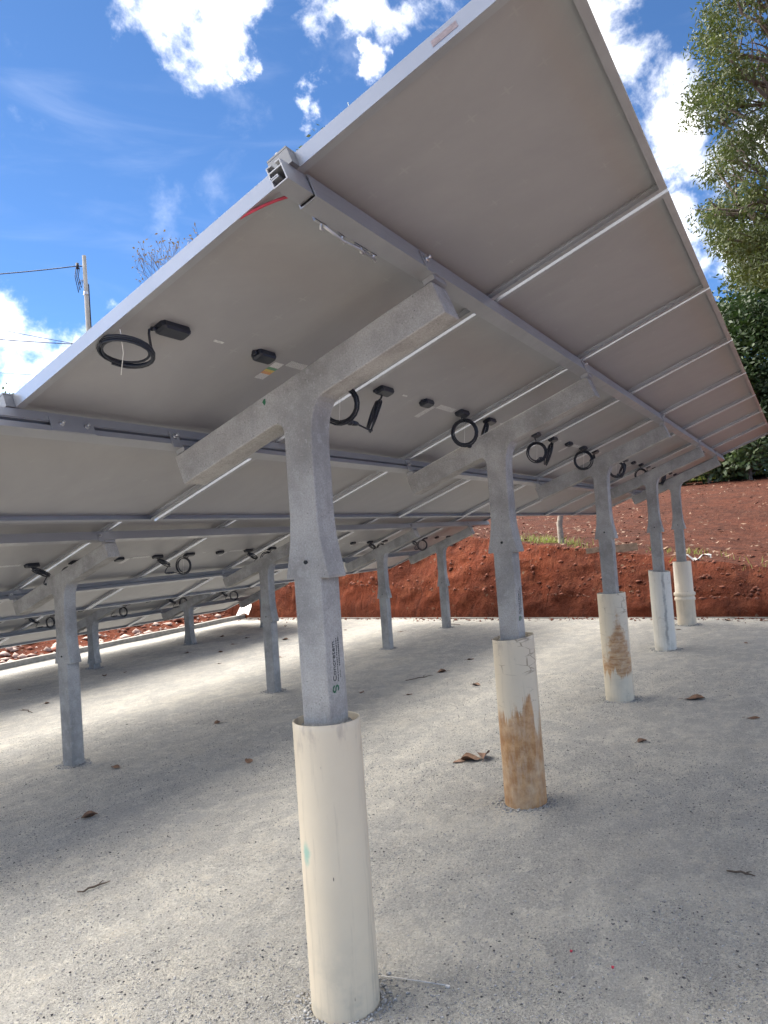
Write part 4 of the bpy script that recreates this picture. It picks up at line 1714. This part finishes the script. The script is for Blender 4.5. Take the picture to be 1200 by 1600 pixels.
def branch(mb, p, q, r0, r1, wob, rr, n=6):
    p, q = Vector(p), Vector(q)
    L = (q - p).length
    pts = [p.lerp(q, i / n) + (Vector((rr.uniform(-1, 1), rr.uniform(-1, 1), rr.uniform(-.4, 1))) * wob * L * math.sin(math.pi * i / n) if 0 < i < n else Vector()) for i in range(n + 1)]
    mb.tube(pts, [r0 + (r1 - r0) * i / n for i in range(n + 1)], 7)
    return pts


def tree(name, base, trunk_top, r0, clumps, leaf, mat, bark, label, per, seed, cat='tree', core=None, nbranch=30, twigs=3, droop=.6, sq=(1, 1, .8)):
    rr = random.Random(seed)
    root = empty(name, base)
    B = Vector(base)
    mb = MB()
    tp = branch(mb, (0, 0, -.3), Vector(trunk_top) - B, r0, r0 * .35, .03, rr, 9)
    cl = [c for c in clumps]
    rr.shuffle(cl)
    for c in cl[:nbranch]:
        q = Vector(c[:3]) - B
        # start on the trunk below the clump
        hz_ = [t for t in tp if t.z < q.z - .1] or [tp[3]]
        st = hz_[-1] if rr.random() < .5 else rr.choice(hz_[len(hz_) // 2:] or hz_)
        pts = branch(mb, st, q, r0 * .22, .012 + r0 * .03, .07, rr, 6)
        for _ in range(twigs):
            s = pts[rr.randint(3, 6)]
            e = q + Vector((rr.uniform(-1, 1), rr.uniform(-1, 1), rr.uniform(-.6, .8))) * c[3]
            branch(mb, s, e, r0 * .06 + .006, .005, .10, rr, 4)
    mb.build('trunk', bark, root)
    C = clump_centers(clumps, per, seed, sq) - np.array(base)
    V, F = leaf_quads(C, leaf[0], leaf[1], seed + 1, droop)
    np_obj('crown', V, F, mat, root)
    if core:
        pass
    tag(root, label, cat)
    return root


def dir_pt(az, el, d):
    """point at horizontal distance d from the place of the photograph, for laying out the trees"""
    a, e = math.radians(az), math.radians(el)
    return (CAM.x + d * math.cos(a), CAM.y + d * math.sin(a), CAM.z + d * math.tan(e))


# tall olive-green tree on the slope to the right
rr = random.Random(31)
cl = []
D0 = 17.0
lobes = [(1.8, 33.5, 1.5), (0.2, 36, 1.7), (-2.5, 38, 1.9), (3.0, 30.2, .95), (0.5, 30.5, 1.4), (-2, 32, 1.7), (4.1, 26.6, .85), (2.0, 27.2, 1.1), (-.6, 27.5, 1.3), (-3.5, 28, 1.6),
         (3.6, 23.6, .72), (1.5, 23.8, 1.0), (-1.2, 23.4, 1.2), (-4, 23, 1.4), (2.9, 20.6, .60), (1.0, 20.6, .85), (-1.5, 20, 1.1), (3.6, 18.4, .45), (1.9, 17.6, .5), (.2, 17.8, .7), (-2.5, 17.2, 1.0), (-6, 26, 1.8), (-6, 33, 2), (-5.5, 19, 1.3), (-9, 29, 1.8), (3.4, 16.6, .35), (1.6, 16.2, .4), (-.4, 16.4, .5), (4.6, 19.8, .35)]
for az, el, r in lobes:
    for _ in range(int(6 + r * 6)):
        p = dir_pt(az - 1.0, el, D0 + rr.uniform(-1.3, 1.3))
        v = Vector((rr.gauss(0, 1), rr.gauss(0, 1), rr.gauss(0, 1))).normalized() * r * rr.random() ** .4 * .85
        cl.append((p[0] + v.x, p[1] + v.y, p[2] + v.z * .85, rr.uniform(.22, .50)))
bx, by, _ = dir_pt(-4.2, 0, 17.2)
bz = float(hz(np.array([bx]), np.array([by]))[0])
tree('leafy_tree', (bx, by, bz), (bx + .3, by + .4, bz + 11.5), .30, cl, (.105, .034), M['leafy'], M['bark'],
     'tall olive green tree with open branches at upper right', 1350, 41, nbranch=110, twigs=3, droop=.75)


def bushy(name, az, d, el_top, half_az, base_el, seed, mat, label, leaf, per, clumps_n, rmin, rmax, cat='tree', bark=None):
    """broad dense tree: clumps spread over an egg-shaped crown"""
    rr = random.Random(seed)
    cx, cy, zt = dir_pt(az, el_top, d)
    zb = dir_pt(az, base_el, d)[2]
    half = d * math.tan(math.radians(half_az))
    cl = []
    zc, hz2 = (zt + zb) / 2, (zt - zb) / 2
    for _ in range(clumps_n):
        v = Vector((rr.gauss(0, 1), rr.gauss(0, 1), rr.gauss(0, 1))).normalized() * (rr.random() ** .22)
        sx = half * (1 if v.z < .2 else 1 - .25 * v.z)
        cl.append((cx + v.x * sx * .85, cy + v.y * sx, zc + v.z * (hz2 - rmin), rr.uniform(rmin, rmax)))
    gz_ = float(hz(np.array([cx]), np.array([cy]))[0])
    return tree(name, (cx, cy, gz_), (cx, cy, zt - (zt - gz_) * .25), max(.08, half * .07), cl, leaf, mat, bark or M['bark'], label, per, seed, cat, nbranch=24, twigs=1, droop=.35)


bushy('dense_tree', .4, 33, 17.5, 6.6, 2.6, 51, M['dark'], 'dense dark green tree below the tall tree at right', (.22, .10), 190, 380, .55, 1.25)
bushy('dense_tree', 6.6, 36, 12.5, 5.0, 2.6, 52, M['dark'], 'dark tree seen under the far end of the front panels', (.30, .13), 80, 190, .6, 1.3)
bushy('dense_tree', -9, 34, 15, 6.5, 2.6, 56, M['dark'], 'dark tree outside the right edge beside the dense one', (.32, .14), 60, 150, .7, 1.3)
bushy('shrub', 3.0, 30.5, 6.3, 1.5, 2.4, 53, M['shrub'], 'low broad leaved shrub at the top of the slope by the right edge', (.22, .12), 150, 60, .25, .5, 'shrub')
bushy('shrub', 5.6, 31, 5.8, 1.2, 2.4, 54, M['shrub'], 'low shrub just below the last front panel at the top of the slope', (.22, .12), 150, 45, .25, .5, 'shrub')
bushy('shrub', 7.6, 31.5, 5.2, 1.3, 2.3, 91, M['shrub'], 'low shrub under the last front panels, leftmost on the slope crest', (.22, .12), 150, 45, .25, .5, 'shrub')
bushy('shrub', 4.3, 32, 5.4, 1.2, 2.3, 92, M['shrub'], 'low shrub between two others on the slope crest by the lawn', (.22, .12), 150, 45, .25, .5, 'shrub')
bushy('shrub', .3, 31, 6.6, 1.4, 2.4, 55, M['shrub'], 'low shrub at the top of the slope, cut by the right edge', (.22, .12), 150, 50, .25, .5, 'shrub')

# woodland closing the view behind the lawn
r_ = np.random.default_rng(81)
n = 60000
az_ = np.radians(r_.uniform(-22, 30, n))
dd_ = 58 + r_.random(n) * 10
hh = (9 + 6 * np_noise(np.degrees(az_) * .4, dd_ * .3, 82, 3, .6)) * r_.random(n) ** .8
C = np.stack([CAM.x + dd_ * np.cos(az_), CAM.y + dd_ * np.sin(az_), 2.9 + hh], 1)
V, F = leaf_quads(C, .55, .35, 83, .3)
tag(np_obj('woodland', V, F, M['dark']), 'dark mass of woodland far behind the lawn', 'woodland', kind='stuff')

# tree behind the panels whose topmost sprig shows over the near frame
bushy('distant_tree', 29.6, 27, 30.25, 6.0, 16, 57, M['leafy'], 'tall tree behind the panels, only its top sprig showing', (.22, .08), 38, 120, .5, 1.0)
bushy('distant_tree', 56.2, 30, 13.2, 2.6, 4, 58, M['shrub'], 'tree beyond the yard, its tip showing at the left edge', (.2, .09), 70, 70, .4, .8)

# bare brownish tree left of the first panel
rr = random.Random(61)
base = dir_pt(44.3, 0, 26)
root = empty('bare_tree', (base[0], base[1], .3))
mb = MB()
B = Vector((base[0], base[1], .3))
tips = []


def grow(p, d, r, depth):
    L = {0: 4.6, 1: 2.6, 2: 1.9, 3: 1.3, 4: .85, 5: .5}[depth]
    q = p + d * L * rr.uniform(.85, 1.15)
    branch(mb, p, q, max(r, .006), max(r * .62, .005), .05, rr, 4)
    if depth == 5:
        tips.append(q)
        return
    for _ in range(3 if depth < 3 else 2):
        nd = (d + Vector((rr.uniform(-1, 1), rr.uniform(-1, 1), rr.uniform(-.15, .55))) * .72).normalized()
        grow(q, nd, r * .52, depth + 1)


grow(Vector((0, 0, -.2)), Vector((0, 0, 1)), .11, 0)
tm = sum(tips, Vector()) / len(tips)
top_z = max(t.z for t in tips)
tgt = dir_pt(43.4, 23.6, 27)
for o_ in (root,):
    o_.location = (tgt[0] - tm.x * .8, tgt[1] - tm.y * .8, .3)
sc_ = (tgt[2] - .3) / top_z
root.scale = (.8, .8, sc_)
mb.build('trunk', M['bark'], root)
cen = np.array([tuple(t) for t in tips])
cen = np.concatenate([cen + RNG.normal(0, .09, cen.shape) for _ in range(2)])
V, F = leaf_quads(cen, .13, .055, 62, .5)
np_obj('crown', V, F, M['dryleaf'], root)
tag(root, 'almost bare tree with brown leaf tips behind the near panel frame', 'tree')

# sapling on the bank
sx, sy = CAM.x + 12.8 * math.cos(math.radians(15.97)), CAM.y + 12.8 * math.sin(math.radians(15.97))
sz = float(hz(np.array([sx]), np.array([sy]))[0])
cl = [(sx + rr.uniform(-.7, .7), sy + rr.uniform(-.7, .7), sz + 2.2 + rr.uniform(-.3, .9), rr.uniform(.25, .4)) for _ in range(14)]
tree('young_tree', (sx, sy, sz), (sx + .05, sy, sz + 2.3), .055, cl, (.10, .05), M['leafy'], M['palebark'],
     'young tree with a pale trunk growing on top of the bank', 300, 71, nbranch=8, twigs=1)

# ------------------------------------------------------------------ utility pole and wires
px_, py_, pz_ = dir_pt(49.5, 21.1, 26)
root = empty('utility_pole', (px_, py_, .2))
mb = MB()
mb.tube([(0, 0, -.3), (0, 0, 4), (.0, 0, pz_ - .2)], [.11, .095, .062], 14)
mb.build('pole_shaft', M['pole'], root)
mb = MB()
mb.lathe([(.078, pz_ - .2 - 1.3), (.086, pz_ - .2 - 1.27), (.086, pz_ - .2 - 1.22), (.078, pz_ - .2 - 1.19)], 14)
mb.build('steel_band', M['steel'], root)
mb = MB()
L_ = Vector((-math.sin(math.radians(49.5)), math.cos(math.radians(49.5)), 0))
h0 = pz_ - .2 - .35
mb.tube([L_ * .08 + Vector((0, 0, h0)), L_ * .22 + Vector((0, 0, h0))], .02, 6)
mb.tube([L_ * .22 + Vector((0, 0, h0 + .09)), L_ * .22 + Vector((0, 0, h0 - .1))], [.05, .04], 8)
mb.build('insulator', M['wire'], root)
mb = MB()
for q in range(3):
    a = L_ * (.16 + .05 * q)
    mb.tube([a + Vector((0, 0, h0 - .05)), a + L_ * .05 + Vector((0, 0, h0 - .35)), a - L_ * .03 + Vector((0, 0, h0 - .72 - .08 * q)), a - L_ * .08 + Vector((0, 0, h0 - .45))], .014, 5)
mb.build('drop_wire', M['wire'], root)
mb = MB()
P_ = L_ * -.088
mb.tube([P_ + Vector((0, 0, 1)), P_ + Vector((0, 0, h0 - .6)), L_ * -.02 + Vector((0, 0, h0 - .55))], .02, 6)
mb.build('conduit', M['wire'], root)
tag(root, 'concrete utility pole rising past the near panel frame at left', 'utility pole')


def wire(p, q, sag, r, label):
    p, q = Vector(p), Vector(q)
    pts = [p.lerp(q, i / 24) - Vector((0, 0, sag * 4 * (i / 24) * (1 - i / 24))) for i in range(25)]
    tag(MB().tube(pts, r, 5).build('overhead_wire', M['wire']), label, 'wire', 'overhead wires at the left')


A1 = Vector((px_, py_, pz_ - .35)) + L_ * .2
wire(A1, Vector(dir_pt(74, 17.6, 34)), .5, .018, 'topmost overhead wire, fixed to the top of the utility pole')
wire(dir_pt(40, 13.7, 31), dir_pt(76, 19.3, 34), .5, .012, 'thin overhead wire slanting behind the pole below its insulator')
wire(dir_pt(46, 15.2, 29), dir_pt(76, 16.4, 32), .4, .016, 'overhead wire crossing the white cloud at the left edge')
wire(dir_pt(44, 12.9, 33), dir_pt(76, 14.6, 36), .5, .009, 'lowest faint overhead wire in front of the cloud')
